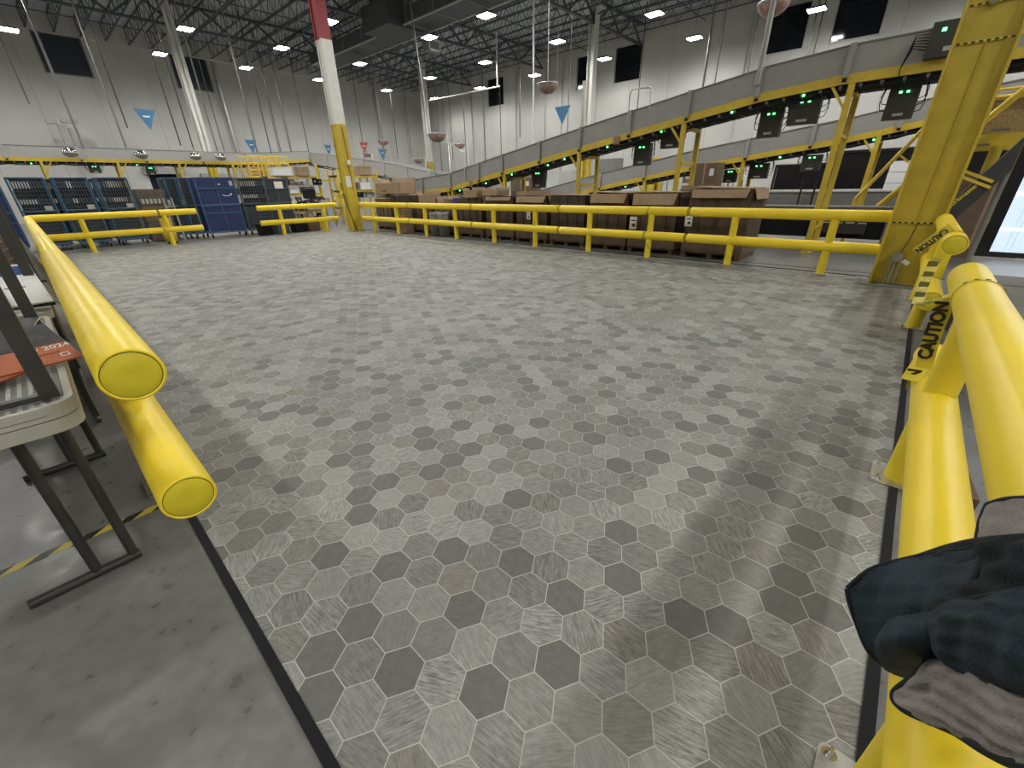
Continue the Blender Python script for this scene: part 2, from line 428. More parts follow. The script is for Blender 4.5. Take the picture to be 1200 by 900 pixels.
# hexagon floor covering and its black edging
o = MB().b2((.090, -.346, 0), (10.15, 19.25, .005)).build('floor_mat', HEX)
tag(o, 'large grey floor mat printed with wood-grain hexagons', 'floor mat')
def strip(a, b, name):
    (x0, y0), (x1, y1) = a, b; m = MB()
    return struct(m.b2((x0, y0, 0), (x1, y1, .014)).build(name, BLK))
strip((.055, -.4), (.092, 19.25), 'trim_1'); strip((.092, -.382), (10.15, -.344), 'trim_2')
strip((10.15, -.382), (10.185, 19.25), 'trim_4')
# floor joint line beyond the rail
struct(MB().b2((10.6, -2.5, 0), (10.62, 3.2, .004)).build('trim_5', BLK))

# ------------------------------------------------------------------ roof steel
def joist_mesh(L_, depth, chord, rod, step):
    b = MB()
    b.b2((-chord/2, 0, 0), (chord/2, L_, chord*.6)); b.b2((-chord/2, 0, depth-chord*.6), (chord/2, L_, depth))
    k = 0; y = 0
    while y < L_-.01:
        y2 = min(y+step, L_)
        a, c = ((0, y, chord*.3), (0, y2, depth-chord*.3)) if k % 2 == 0 else ((0, y, depth-chord*.3), (0, y2, chord*.3))
        b.bar(a, c, rod); y = y2; k += 1
    return b
j0 = joist_mesh(Y1-Y0, .95, .085, .03, .55).build('roof_joist', TRUSS, loc=(-6, Y0, 11.03))
tag(j0, 'slim dark open-web joist under the roof deck', 'joist', 'open-web joists under the roof')
x = -6+1.25
while x < X1-.3:
    c = j0.copy(); COL.objects.link(c); c.location = (x, Y0, 11.03); x += 1.25
g0 = joist_mesh(X1-X0, 1.25, .2, .10, 1.5).build('roof_girder', TRUSS, loc=(X0, 0, 10.62)); g0.rotation_euler = (0, 0, -PI/2)
tag(g0, 'deep dark truss girder crossing below the roof joists', 'girder', 'truss girders under the roof')
for y in (9, 18, 27, 36):
    c = g0.copy(); COL.objects.link(c); c.location = (X0, y, 10.62)
# bridging lines
b0 = MB().cyl((0, 0, 0), (X1-X0, 0, 0), .03, 6).build('roof_brace', TRUSS, loc=(X0, 4.5, 11.1))
tag(b0, 'thin straight brace rod tying the roof joists', 'brace', 'brace rods under the roof')
for y in (13.5, 22.5, 31.5, 40.0):
    c = b0.copy(); COL.objects.link(c); c.location = (X0, y, 11.1)

# ------------------------------------------------------------------ columns
def column(x, y, label, w=.46, d=.46, ytop=3.95, wtop=6.65, redtop=True, white=WHITEP, rz=0):
    t = thing('steel_column', label, 'column', (x, y, 0), rz)
    def seg(z0, z1, m, nm, tf=.03):
        b = MB()
        b.b2((-d/2, -w/2, z0), (-d/2+tf*1.2, w/2, z1)) if False else None
        # H section: two flanges facing +-y, web between
        b.b2((-d/2, w/2-tf, z0), (d/2, w/2, z1)); b.b2((-d/2, -w/2, z0), (d/2, -w/2+tf, z1)); b.b2((-.02, -w/2, z0), (.02, w/2, z1))
        return b.build(nm, m, t)
    seg(0, ytop, YOLD, 'lower_section')
    if redtop:
        seg(ytop, wtop, white, 'middle_section'); seg(wtop, ZC, REDP, 'upper_section')
    else: seg(ytop, ZC, white, 'upper_section')
    bp = MB().b2((-d/2-.05, -w/2-.05, 0), (d/2+.05, w/2+.05, .025)).build('base_plate', GREYD, t)
    for sx in (-1, 1):
        for sy in (-1, 1): MB().cyl((sx*.15, sy*.25, .02), (sx*.15, sy*.25, .07), .014, 6).build('anchor_bolt', STEEL, bp)
    return t
# corner column of the matted area, boxed by yellow sheet
def boxcolumn(x, y, label, w, d, zones):
    t = thing('steel_column', label, 'column', (x, y, 0))
    for nm, z0, z1, m in zones:
        b = MB(); tf = .035
        b.b2((-d/2, -w/2, z0), (-d/2+tf, w/2, z1)); b.b2((d/2-tf, -w/2, z0), (d/2, w/2, z1)); b.b2((-d/2, -.02, z0), (d/2, .02, z1))
        b.build(nm, m, t)
    return t
t = thing('steel_column', 'yellow white and red square column at the far corner of the mat', 'column', (9.62, 17.95, 0), 0)
for nm, z0, z1, m in (('lower_section', 0, 3.98, YOLD), ('middle_section', 3.98, 6.63, WHITEP), ('upper_section', 6.63, 12, REDP)):
    b = MB(); w, d, tf = .44, .42, .05
    b.b2((-d/2, -w/2, z0), (d/2, -w/2+tf, z1)); b.b2((-d/2, w/2-tf, z0), (d/2, w/2, z1)); b.b2((-.17, -w/2+tf, z0), (.17, w/2-tf, z1))
    b.build(nm, m, t)
MB().b2((-.20, -.232, 1.75), (.05, -.222, 2.15)).build('notice', WHITE, t)
MB().tube([(-.24, .1, 1.5), (-.25, -.05, 1.1), (-.24, -.2, .7), (-.2, -.28, .35), (-.1, -.3, .05)], .018, 6).build('cable', BLK, t)
MB().tube([(.0, -.26, 3.9), (.05, -.27, 2.9), (.02, -.26, 2.4), (.04, -.27, 1.6)], .014, 6).build('cable', REDP, t)
MB().rbox((.02, -.28, 2.65), (.12, .08, .16), .02).build('junction_box', WHITE, t)
MB().b2((-.3, -.3, 0), (.3, .3, .03)).build('base_plate', GREYD, t)
column(9.62, 35.9, 'white column with yellow foot behind the blue wire carts', redtop=False, ytop=3.5, w=.5)
column(27.8, 18.0, 'white column behind the rising conveyor at the centre right', redtop=False, ytop=3.4)
column(27.8, 35.6, 'slim white column standing left of the wall corner, farthest away', redtop=False, ytop=3.9)

# the big yellow column at the right corner
t = thing('steel_column', 'big leaning-looking all yellow steel column at the right corner', 'column', (9.62, -.07, 0), 0)
w, d, tf = .66, .34, .035
b = MB(); b.b2((-d/2, w/2-tf, 0), (d/2, w/2, 11.1)); b.b2((-d/2, -w/2, 0), (d/2, -w/2+tf, 11.1)); b.b2((-.0, -w/2, 0), (.04, w/2, 11.1)); b.build('web_and_flanges', YOLD, t)
b = MB(); b.b2((-.02, w/2-.13, 0), (-.0, w/2-tf, 11.1)); b.b2((-.02, -w/2+tf, 0), (0, -w/2+.13, 11.1)); b.build('edge_strip', YOLD, t)
MB().tube([(-.02, -.02, 1.0), (-.02, -.02, 3.3)], .012, 6).build('conduit', YOLD, t)
for z in (.98, 3.3, 3.72):
    b = MB(); b.b2((-d/2-.006, -w/2-.006, z), (-d/2+.03, -w/2+.02, z+.03)); b.b2((-.03, -w/2, z), (-.02, w/2, z+.03)); b.build('tape_band', TAPE, t)
    b = MB(); [b.b2((-.034, -w/2+.05+k*.075, z+.004), (-.03, -w/2+.09+k*.075, z+.026)) for k in range(8)]; b.build('tape_print', BTXT, t)
b = MB(); b.cyl((-.09, .06, .46), (-.03, .06, .46), .075, 20); b.build('pipe_clamp', GALV, t)
b = MB(); b.b2((-.13, .04, .43), (-.09, .09, .50)); b.build('clamp_box', GALV, t)
for k, yy in enumerate((.12, .07, .0)):
    MB().cyl((-.07, yy, .03), (-.07, yy, .42), .016, 8).build('conduit', GALV, t)
MB().box((-.16, -.06, .40), (.004, .1, .06), M=Matrix.Rotation(.5, 3, 'X')).build('paper_tag', WHITE, t)
b = MB(); b.tube([(-.05, .05, .52), (-.03, .0, .7), (-.03, -.03, 1.0)], .006, 5); b.build('wire', CHAR, t)
MB().b2((-.3, -.42, 0), (.3, .42, .02)).build('base_plate', GREYD, t)
MB().lathe([(0, -.12), (.05, -.11), (.09, -.05), (.09, .05), (.05, .1), (0, .11)], (-.08, .06, 3.76), 16, Matrix.Diagonal((.6, .6, .6))).build('lamp_head', GALV, t)

# ------------------------------------------------------------------ guard rails
ZT, ZL, RR, RP = 1.06, .512, .096, .070
def endcap(b_, x, sgn, z):
    # recessed disc with a rounded lip
    pass
def rail_section(label, L_, posts=(.935, 2.63), origin=(0, 0, 0), rz=0., top_off=(0, 0), low_off=(0, 0), plates=True, scuff=False, rings=(), rad=.096):
    """runs along local +x from 0 to L_"""
    t = thing('guard_rail', label, 'guard rail', origin, rz, 'yellow tube guard rails around the mat')
    Mx = Matrix(((0, 0, 1), (0, 1, 0), (-1, 0, 0)))
    for nm, z, off in (('top_rail', ZT, top_off), ('bottom_rail', ZL, low_off)):
        a, b = off[0], L_+off[1]
        prof = [(rad-.004, a+.004), (rad, a+.012)]
        k = MB(); nseg = 28
        pr = [(rad-.012, a+.006), (rad-.010, a), (rad-.003, a), (rad, a+.006), (rad, b-.006), (rad-.003, b), (rad-.010, b), (rad-.012, b-.006)]
        k.lathe([(r, x) for r, x in pr], (0, 0, z), 40, Mx)
        rail = k.build(nm, YEL, t)
        for e, s in ((a, 1), (b, -1)):
            c = MB(); c.lathe([(rad-.0135, e+s*.004), (rad-.016, e+s*.002), (.03, e+s*.0015), (0.0005, e+s*.0035)], (0, 0, z), 32, Mx); c.build('end_cap', YCAP, rail)
            c = MB(); c.lathe([(rad-.0105, e+s*.003), (rad-.0150, e+s*.0055)], (0, 0, z), 32, Mx); c.build('cap_seam', DARKSEAM, rail)
        for rx in rings:
            if nm == 'top_rail':
                c = MB(); c.lathe([(rad+.0006, rx-.0025), (rad+.0006, rx+.0025)], (0, 0, z), 32, Mx); c.build('scuff_ring', MATS['yellow_scuff'], rail)
    for px in posts:
        pst = MB(); pst.lathe([(RP, .012), (RP, ZT-.04)], (px, 0, 0), 28); p_ = pst.build('post', YPOST, t)
        c = MB(); c.lathe([(RP+.002, ZL+.6*rad), (RP+.002, ZL+1.04*rad)], (px, 0, 0), 28)
        pl = MB(); pl.rbox((px, 0, .008), (.26, .26, .014), .025, 0, 3); q = pl.build('base_plate', GALV, p_)
        for sx in (-1, 1):
            for sy in (-1, 1):
                k = MB(); k.cyl((px+sx*.1, sy*.1, .015), (px+sx*.1, sy*.1, .019), .02, 16); k.cyl((px+sx*.1, sy*.1, .019), (px+sx*.1, sy*.1, .032), .013, 6); k.cyl((px+sx*.1, sy*.1, .032), (px+sx*.1, sy*.1, .05), .006, 8)
                k.build('anchor_bolt', STEEL, q)
        h = MB(); h.cyl((px-.05, -.052, .045), (px-.056, -.06, .045), .006, 8); h.build('rivet', CHAR, p_)
    return t
mat('yellow_scuff', (.55, .40, .02), .5)
S0, SS = 17.839, 3.5452
# far right side: five sections running along the world Y axis, listed from the corner column towards the right
lab = ['yellow guard rail section beside the red-topped column, first of the long row',
       'yellow guard rail section before the open cartons, second from the red-topped column',
       'yellow guard rail section in the middle of the row, third from the red-topped column',
       'yellow guard rail section with green string tied round it, fourth in the row',
       'yellow double guard rail section ending at the big yellow column, fifth in the row']
for k in range(5):
    y = S0-k*SS
    L_ = SS-.07 if k < 4 else SS+.0
    t = rail_section(lab[k], L_, (.9359, 2.6322), (9.97, y, 0), -PI/2, low_off=(0, 0 if k < 4 else -.12), top_off=(0, 0 if k < 4 else -.06))
# string
k = MB(); ys = S0-3*SS-1.0-1.55
for (yc, zc, rr) in ((ys, ZT, RR+.004), (ys+.03, ZL, RR+.004)):
    k.tube([(9.97+rr*math.cos(a), yc+.02*math.sin(2*a), zc+rr*math.sin(a)) for a in [i*PI/10 for i in range(21)]], .006, 5)
k.tube([(9.87, ys, ZT-.03), (9.87, ys-.1, .85), (9.88, ys+.02, .65), (9.87, ys+.03, ZL+.03), (9.86, ys-.05, .35), (9.87, ys-.2, .2)], .006, 5)
tag(k.build('string', GREEN), 'thin green string tied around the guard rail near the right-hand gaylords', 'string')
# far left side along world X
rail_section('yellow guard rail section in the far left corner, before the three blue carts', 2.98, (1.08-.02,), (.10, 18.966, 0), 0, low_off=(.1, 0))
t = rail_section('short yellow double guard rail piece ending left of the blue smile cart', 1.05, (.1,), (3.14, 18.966, 0), 0, low_off=(-.02, .06))
rail_section('short yellow double guard rail piece right of the opening behind the mat', .5, (.62,), (6.2, 18.966, 0), 0, top_off=(0, -.0), low_off=(0, 0)) if False else None
t = rail_section('yellow double guard rail between the opening and the red-topped column', 3.2, (.8, 2.6), (6.2, 18.966, 0), 0)
# near left run along world Y
lens = [(1.93, 6.50), (6.55, 10.02), (10.07, 13.54), (13.59, 18.90)]
labs = ['nearest yellow guard rail on the left, its two round end caps facing the camera',
        'yellow guard rail on the left side, second section away from the camera',
        'yellow guard rail on the left side, third section away from the camera',
        'yellow guard rail on the left side, last section at the far left corner']
for i, (a, b) in enumerate(lens):
    rail_section(labs[i], b-a, (1.1, (b-a)-.9), (.074, a, 0), PI/2, low_off=(-.03, 0), rings=((.95, 1.0, 1.55, 2.6) if i == 0 else ()), rad=(.098 if i == 0 else .089))
# right run along world X
rail_section('nearest yellow guard rail on the right with the jacket thrown over it', 3.47, (.54, 2.53), (.50, -.379, 0), 0)
rail_section('yellow guard rail on the right between the gap and the big yellow column', 3.40, (.94, 2.60), (5.90, -.379, 0), 0)

# ------------------------------------------------------------------ caution tape
def ringpts(cx, cy, cz, r, a0=0, a1=2*PI, n=30, skew=0.):
    return [(cx+skew*math.sin(a0+(a1-a0)*i/n), cy+r*math.cos(a0+(a1-a0)*i/n), cz+r*math.sin(a0+(a1-a0)*i/n)) for i in range(n+1)]
t = thing('caution_tape', 'yellow tape printed CAUTION tied round the near right guard rail', 'tape', (3.25, -.379, ZT))
o0 = Vector((3.25, -.379, ZT))
rg = [Vector(q)-o0 for q in ringpts(3.25, -.379, ZT, RR+.004, skew=.03)]
MB().ribbon(rg, (1, 0, 0), .03, .003).build('loop', TAPE, t)
b = MB()
for i in range(4, 26, 2):
    q = Vector(rg[i]); nrm = Vector((0, q.y, q.z)).normalized()
    b.box(q+nrm*.003, (.014, .018, .002), M=Matrix(((1, 0, 0), (0, 1, 0), (0, 0, 1))).to_3x3() @ Matrix.Rotation(math.atan2(-nrm.y, nrm.z), 3, 'X'))
b.build('loop_print', BTXT, t)
kn = MB(); kn.lathe([(0, -.03), (.012, -.02), (.02, 0), (.012, .02), (0, .035)], (.03, .105, -.01), 8, Matrix.Rotation(1.2, 3, 'X')); kn.build('knot', TAPE, t)
# hanging strand with the word
A = Vector((3.27, -.272, 1.03))-o0; B = Vector((3.32, -.305, .615))-o0
d = (A-B).normalized(); seen = (Vector((0, 0, 1.65))-(o0+B)).normalized(); yv = seen.cross(d).normalized(); nrm = d.cross(yv)
MB().ribbon([A, A.lerp(B, .33)+Vector((0, .008, 0)), A.lerp(B, .66)+Vector((0, .008, 0)), B], tuple(yv), .075, .002).build('strand', TAPE, t)
text('CAUTION', .082, frame(A.lerp(B, .42)+nrm*.008+Vector((0, .010, 0)), d, yv), BTXT, 'strand_print', t, bold=.004, font_scale_x=.95)
F0 = Vector((3.36, -.290, .640))-o0; F1 = Vector((3.22, -.262, .560))-o0
MB().ribbon([F0, F0.lerp(F1, .5), F1], tuple(yv), .085, .002).build('folded_end', TAPE, t)
MB().ribbon([B, Vector((3.38, -.278, .56))-o0, Vector((3.40, -.272, .50))-o0, Vector((3.42, -.282, .45))-o0], (1, -.2, .2), .07, .002).build('wrapped_end', TAPE, t)
text('N', .085, frame(F0.lerp(F1, .6)+nrm*.012, d, yv), BTXT, 'folded_end_print', t, bold=.003)

t = thing('caution_tape', 'yellow warning tape looped over the far right rail and sagging to its lower tube', 'tape', (6.15, -.379, ZT))
o0 = Vector((6.15, -.379, ZT))
MB().ribbon([Vector(q)-o0 for q in ringpts(6.15, -.379, ZT, RR+.004, skew=.08)], (1, 0, 0), .035, .003).build('loop', TAPE, t)
b = MB()
for i in range(6, 17, 1):
    q = Vector(ringpts(6.15, -.379, ZT, RR+.007, skew=.08)[i])-o0; a = 2*PI*i/30
    b.box(q, (.022, .014, .002), M=Matrix.Rotation(a-PI/2, 3, 'X'))
b.build('loop_print', BTXT, t)
P1 = Vector((6.24, -.325, 1.20))-o0; P2 = Vector((6.3, -.135, .93))-o0
dd = (P2-P1).normalized(); seen = (Vector((0, 0, 1.65))-(o0+P1)).normalized(); yv = seen.cross(dd).normalized(); nrm = dd.cross(yv)
MB().ribbon([P1, P1.lerp(P2, .5)+Vector((0, 0, .004)), P2], tuple(yv), .085, .002).build('upper_strand', TAPE, t)
text('CAUTION', .075, frame(P1.lerp(P2, .55)+nrm*.008, dd, yv), BTXT, 'upper_strand_print', t, bold=.002, font_scale_x=.85)
TAPEC = mat('thin_tape', (.66, .54, .07), .3, vary=.3, vscale=15)
P3 = Vector((6.0, -.30, .92))-o0; P4 = Vector((5.75, -.285, .50))-o0; P5 = Vector((3.45, -.29, 1.0))-o0
MB().ribbon([P3, P3.lerp(P4, .5)+Vector((0, .02, 0)), P4], (0, 1, -.1), .09, .002).build('sagging_strand', TAPEC, t)
b = MB()
for k in range(4):
    q = P3.lerp(P4, .15+.22*k)+Vector((-.008, .012, 0)); b.box(q, (.003, .075, .07))
build_each(b, 'sagging_print', mat('olive_print', (.16, .16, .03), .5), t)
MB().tube([P4, Vector((5.2, -.288, .62))-o0, Vector((4.3, -.29, .83))-o0, P5, Vector((3.3, -.28, 1.05))-o0], [.02, .014, .012, .02, .012], 6).build('twisted_strand', TAPEC, t)

# ------------------------------------------------------------------ high-bay lamps
lamp0 = thing('high_bay_lamp', 'bright rectangular high-bay lamp hanging from the roof steel', 'lamp', (2.8, 37.8, 9.5), 0, 'high-bay lamps under the roof')
b = MB(); b.rbox((0, 0, .06), (.68, .82, .08), .04); b.box((0, 0, .13), (.16, .3, .07)); b.build('housing', LAMPH, lamp0)
MB().rbox((0, 0, .012), (.62, .76, .02), .03).build('lens', LAMP, lamp0)
b = MB(); b.tube([(0, -.2, .1), (0, 0, .5), (0, .2, .1)], .008, 5); b.cyl((0, 0, .5), (0, 0, 2.5), .01, 5); b.build('hanger', LAMPH, lamp0)
ld = bpy.data.lights.new('lamp_light', 'SPOT'); ld.spot_size = R(168); ld.spot_blend = .5; ld.shadow_soft_size = .2; ld.energy = 300; ld.color = (1, .985, .94)
lo = bpy.data.objects.new('lamp_light', ld); COL.objects.link(lo); lo.parent = lamp0; lo.location = (0, 0, -.22)
b = MB(); b.tube([(0, -.2, .1), (0, 0, .45), (0, .2, .1)], .008, 5); b.cyl((0, 0, .45), (0, 0, .55), .01, 5); sh_ = b.build('hanger', LAMPH); short_hanger = sh_.data; bpy.data.objects.remove(sh_)
for x in (-8.5, -2.8, 2.8, 9.15, 14.05, 19.3, 25.4, 30.9):
    for y in (-11.5, -5.5, .6, 6.6, 12.8, 19, 25.3, 31.5, 37.8):
        if x < 0 and 0 < y < 13 and (x < -5 or y > 10): continue
        if (x, y) in ((2.8, 37.8), (2.8, .6), (2.8, 6.6), (9.15, .6), (9.15, 6.6)): continue
        yy = 23.7 if (x, y) == (19.3, 25.3) else y
        q = dup(lamp0, (x, yy, 9.5))
        if x == 19.3 and 17 < y < 37:      # these hang from the duct above them
            for ch in q.children:
                if ch.name.startswith('hanger'): ch.data = short_hanger

# ------------------------------------------------------------------ conveyors
def lerp(a, b, t): return a+(b-a)*t
def zat(path, s):
    for (s0, z0), (s1, z1) in zip(path, path[1:]):
        if min(s0, s1) <= s <= max(s0, s1): return lerp(z0, z1, (s-s0)/(s1-s0))
    return path[0][1] if abs(s-path[0][0]) < abs(s-path[-1][0]) else path[-1][1]
def conveyor(label, path, face, width, axis, board=.5, chan=.17, chanmat=YSTL, bm=None, legs=(), posts=(), boxes=(), leds=(), side=1, nolegs=False, legw=.13, name='conveyor'):
    """path [(s, z_bottom)], s runs along `axis` (1 = world Y, 0 = world X); face = coordinate of the face seen from the mat"""
    s_mid = path[0][0]
    base = (face, s_mid, 0) if axis == 1 else (s_mid, face, 0)
    t = thing(name, label, 'conveyor', base)
    def W(s, off, z):   # off: depth behind the visible face
        return (off, s-s_mid, z) if axis == 1 else (s-s_mid, off, z)
    def slab(nm, off0, off1, dz0, dz1, m):
        b = MB()
        for (s0, z0), (s1, z1) in zip(path, path[1:]):
            c = [W(s, o, z) for s, z in ((s0, z0+dz0), (s1, z1+dz0), (s1, z1+dz1), (s0, z0+dz1)) for o in (off0, off1)]
            b.add(c, [(0, 2, 4, 6), (1, 7, 5, 3), (0, 1, 3, 2), (4, 5, 7, 6), (2, 3, 5, 4), (0, 6, 7, 1)])
        return b.build(nm, m, t)
    slab('frame_rail', 0, .07, 0, chan, chanmat); slab('frame_rail', width-.07, width, 0, chan, chanmat)
    slab('side_board', .01, .05, chan, chan+board, bm or GREY); slab('side_board', width-.05, width-.01, chan, chan+board, bm or GREY)
    slab('top_flange', -.015, .07, chan+board, chan+board+.025, GREYD)
    slab('belt', .07, width-.07, chan-.01, chan+.05, BLK)
    slab('underside_tray', .1, width-.1, -.07, chan-.03, BLK)
    # roller ends / cable loom along the underside
    b = MB(); s0, s1 = path[0][0], path[-1][0]; nn = max(6, int(abs(s1-s0)/.35))
    for k in range(nn):
        s = lerp(s0, s1, (k+.5)/nn); z = zat(path, s)
        b.cyl(W(s, .06, z-.04), W(s, width-.06, z-.04), .035, 6)
    r_ = b.build('roller', GREYD, t); r_['kind'] = 'stuff'
    b = MB(); b.tube([W(lerp(s0, s1, k/nn), .12+.03*math.sin(k*2.1), zat(path, lerp(s0, s1, k/nn))-.10-.05*abs(math.sin(k*1.3))) for k in range(nn+1)], .025, 5)
    b.build('cable_loom', BLK, t)
    for s in posts:
        z = zat(path, s); b = MB(); p0 = W(s, -.03, z+chan-.06); p1 = W(s, -.03, z+chan+board+.04); b.bar(p0, p1, .11, .06, up=(1, 0, 0) if axis == 1 else (0, 1, 0)); b.build('joint_post', bm or GREY, t)
        b = MB(); b.bar(W(s, -.045, z+.03), W(s, -.045, z+.09), .08, .02, up=(1, 0, 0) if axis == 1 else (0, 1, 0)); b.build('joint_plate', BLK, t)
    for s in legs:
        z = zat(path, s)
        sup = MB()
        for o in (.06, width-.06): sup.bar(W(s, o, .0), W(s, o, z), legw, legw*.8, up=(1, 0, 0))
        lg = MB(); lg.bar(W(s, .06, 0), W(s, .06, z), legw, legw*.8, up=(1, 0, 0)); lg.build('leg', YSTL, t)
        lg = MB(); lg.bar(W(s, width-.06, 0), W(s, width-.06, z), legw, legw*.8, up=(1, 0, 0)); lg.build('leg', YSTL, t)
        cb = MB(); cb.bar(W(s, .06, z-.1), W(s, width-.06, z-.1), .1, .1)
        if z > 1.7: cb.bar(W(s, .06, z-.95), W(s, width-.06, z-.95), .07, .07)
        if z > 2.4: cb.bar(W(s, .06, .55), W(s, width-.06, .55), .07, .07)
        cb.bar(W(s, .06, z-.5), W(s+.35, .06, zat(path, s+.35)), .06, .05)
        build_each(cb, 'crossbar', YSTL, t)
        MB().box(W(s, .06, .012), (.24, .24, .02)).build('foot_plate', YSTL, t)
    for (s, dz, ws, hz, off) in boxes:
        z = zat(path, s)+dz; b = MB(); dd = .22
        sz = (dd, ws, hz) if axis == 1 else (ws, dd, hz)
        b.box(W(s, off, z), sz); bx = b.build('control_box', CHAR, t)
        l = MB(); fo = off-dd/2-.012
        l.box(W(s+ws*.12, fo, z+hz*.32), (.02, .05, .035) if axis == 1 else (.05, .02, .035)); l.box(W(s-ws*.12, fo, z+hz*.32), (.02, .05, .035) if axis == 1 else (.05, .02, .035))
        build_each(l, 'indicator_light', LED, bx)
        c = MB()
        for k in range(5):
            e = ws/2*(1 if k % 2 else -1); zz = z-hz*.3+k*.1*hz
            c.tube([W(s+e, off, zz), W(s+e*1.35, off-.05, zz+.02), W(s+e*1.5, off, zz+.16), W(s+e*1.2, off+.02, z+hz*.75)], .009, 5)
        build_each(c, 'cable', BLK, bx)
        l = MB(); l.box(W(s, fo, z-hz*.36), (.015, ws*.35, .05) if axis == 1 else (ws*.35, .015, .05)); l.build('data_label', LGREY, bx)
    for (s, dz) in leds:
        z = zat(path, s)+dz; b = MB(); b.lathe([(0, -.03), (.028, -.015), (.028, .015), (0, .03)], W(s, -.03, z), 8); build_each(b, 'indicator_light', LED, t)
    return t
pathA = [(18.4, 1.28), (15.2, 1.5), (12.05, 2.03), (8.67, 2.58), (5.3, 3.1), (3.4, 3.38), (1.9, 3.50), (-6.0, 3.60)]
tA = conveyor('long grey and yellow conveyor rising to the right, nearest behind the cartons', pathA, 12.87, 1.25, 1, .50, .175,
         legs=(15.17, 12.05, 8.67, 5.31, 1.75, -2.6), posts=(17.2, 15.2, 13.4, 12.1, 10.3, 8.64, 6.91, 5.24, 3.59, 1.9),
         boxes=((10.9, -.35, .5, .6, .75), (6.75, -.42, .5, .6, .7), (5.85, -.2, .55, .5, .6), (3.35, -.42, .5, .62, .75), (2.6, -.32, .62, .55, .45), (.85, -.42, .5, .6, .6)),
         leds=((14.6, -.08), (13.0, -.1), (11.6, -.06), (9.2, -.06), (7.6, -.06), (5.9, -.06), (4.1, -.06), (2.6, -.06), (9.9, -.1)), legw=.12)
# extra boxes on top-right part, above the yellow channel
b = MB(); b.box((-.12, .32-18.4, 3.98), (.22, .75, .55)); bx = b.build('control_box', CHAR, tA)
MB().box((-.24, .52-18.4, 4.12), (.02, .06, .05)).build('indicator_light', LED, bx)
b = MB(); [b.tube([(-.15, .69-18.4, 3.85+.05*k), (-.2, .9-18.4, 3.9+.04*k), (-.15, 1.0-18.4, 3.6), (-.1, .95-18.4, 3.3)], .01, 5) for k in range(6)]; build_each(b, 'cable', BLK, bx)
text('UPS 2 1', .1, frame((-.235, .3-18.4, 3.82), (0, -1, 0), (0, 0, 1)), WHITE, 'box_print', bx, bold=.002) if False else MB().box((-.236, .3-18.4, 3.82), (.01, .3, .07)).build('data_label', LGREY, bx)
# warning plates
for s in (13.9, 8.0-.7):
    z = zat(pathA, s)
    o = MB().box((-.02, s-18.4, z+.05), (.015, .2, .22)).build('warning_plate', CARD, tA)
# goose-neck arms on the conveyor, holding dome mirrors
def arm(parent, s, z, face_off=0):
    b = MB(); b.tube([(0, s-18.4, z), (0, s-18.4, z+.75), (0, s-18.4-.06, z+.82), (0, s-18.4-.6, z+.80), (0, s-18.4-.66, z+.74), (0, s-18.4-.66, z+.3)], .022, 6); return b.build('bracket_arm', GALV, parent)
arm(tA, 7.0, 3.25)
MB().b2((-.02, 8.6-18.4-.05, 2.7), (.04, 8.6-18.4+.02, 4.5)).build('riser_post', GALV, tA)
MB().tube([(-.03, 14.2-18.4, 1.9), (-.03, 14.2-18.4, 2.9), (-.03, 15.0-18.4, 3.3), (-.03, 15.3-18.4, 3.35)], .025, 6).build('bracket_arm', GALV, tA)
pathB = [(15, .62), (11, 1.38), (6.9, 2.05), (2.2, 2.66), (.2, 3.0), (-6, 3.7)]
tB = conveyor('second grey and yellow conveyor running lower behind the nearest one', pathB, 18.0, 1.25, 1, .50, .17,
         legs=(8.77, 5.05, 1.4, -3.0), posts=(10.9, 8.8, 6.9, 5.0, 3.1, 1.0), boxes=((4.6, -.38, .62, .5, .5), (3.0, -.40, .55, .48, .3), (.1, -.38, .5, .6, .5), (5.6, -.38, .45, .45, .7)),
         leds=((7.3, -.08), (3.9, -.08), (9.6, -.08), (1.5, -.08)), legw=.12)
pathC = [(32.2, 3.34), (22.7, 2.27), (16.2, 1.30), (14.5, 1.05)]
tC = conveyor('all grey conveyor sloping down from the left towards the far end of the rising one', pathC, 14.5, 1.2, 1, .52, .16, chanmat=LGREY, bm=LGREY,
         legs=(31.0, 27.5, 24.0), posts=(31.6, 29.3, 27.1, 24.9, 22.7, 20.6, 18.7, 17.0), legw=.1)
pathD = [(-8, 3.14), (10.5, 3.14), (14.4, 3.39)]
tD = conveyor('level grey and yellow conveyor running across the left background above the carts', pathD, 31.5, 1.2, 0, .46, .17, bm=LGREY,
         legs=(-3.5, 1.45, 4.25, 6.9, 9.6), posts=(-2.0, .4, 2.9, 5.5, 8.1, 10.5), boxes=((3.3, -.3, .45, .35, .4), (5.6, -.35, .4, .4, .5)), leds=((1.1, -.1), (5.0, -.1)), legw=.13)
# dome mirrors on conveyor D and on arms
def dome(loc, r, label, m, group, holder=1.0):
    t = thing('dome_mirror', label, 'mirror', loc, 0, group)
    b = MB(); b.lathe([(r*math.cos(a), -r*math.sin(a)*(.8 if m != MIRR else .7)) for a in [(i*PI/2/8 if m != MIRR else -PI/2+i*PI/12) for i in range(9 if m != MIRR else 13)]], (0, 0, 0), 24); b.build('dome', m, t)
    b = MB(); b.lathe([(r*1.02, -.02), (r*1.05, 0), (r*1.02, .02), (0, .03)], (0, 0, 0), 24); b.build('rim', GALV, t)
    b = MB(); b.cyl((0, 0, .02), (0, 0, holder), .014, 6); b.build('hanger', GALV, t)
    return t
names = ['first', 'second', 'third', 'fourth']
for i, x in enumerate((2.55, 5.25, 7.65, 8.9)):
    dome((x, 30.9, 3.5), .29, 'silver dome mirror on the level conveyor, %s from the left end' % names[i], MIRR, 'dome mirrors along the level conveyor', .45)
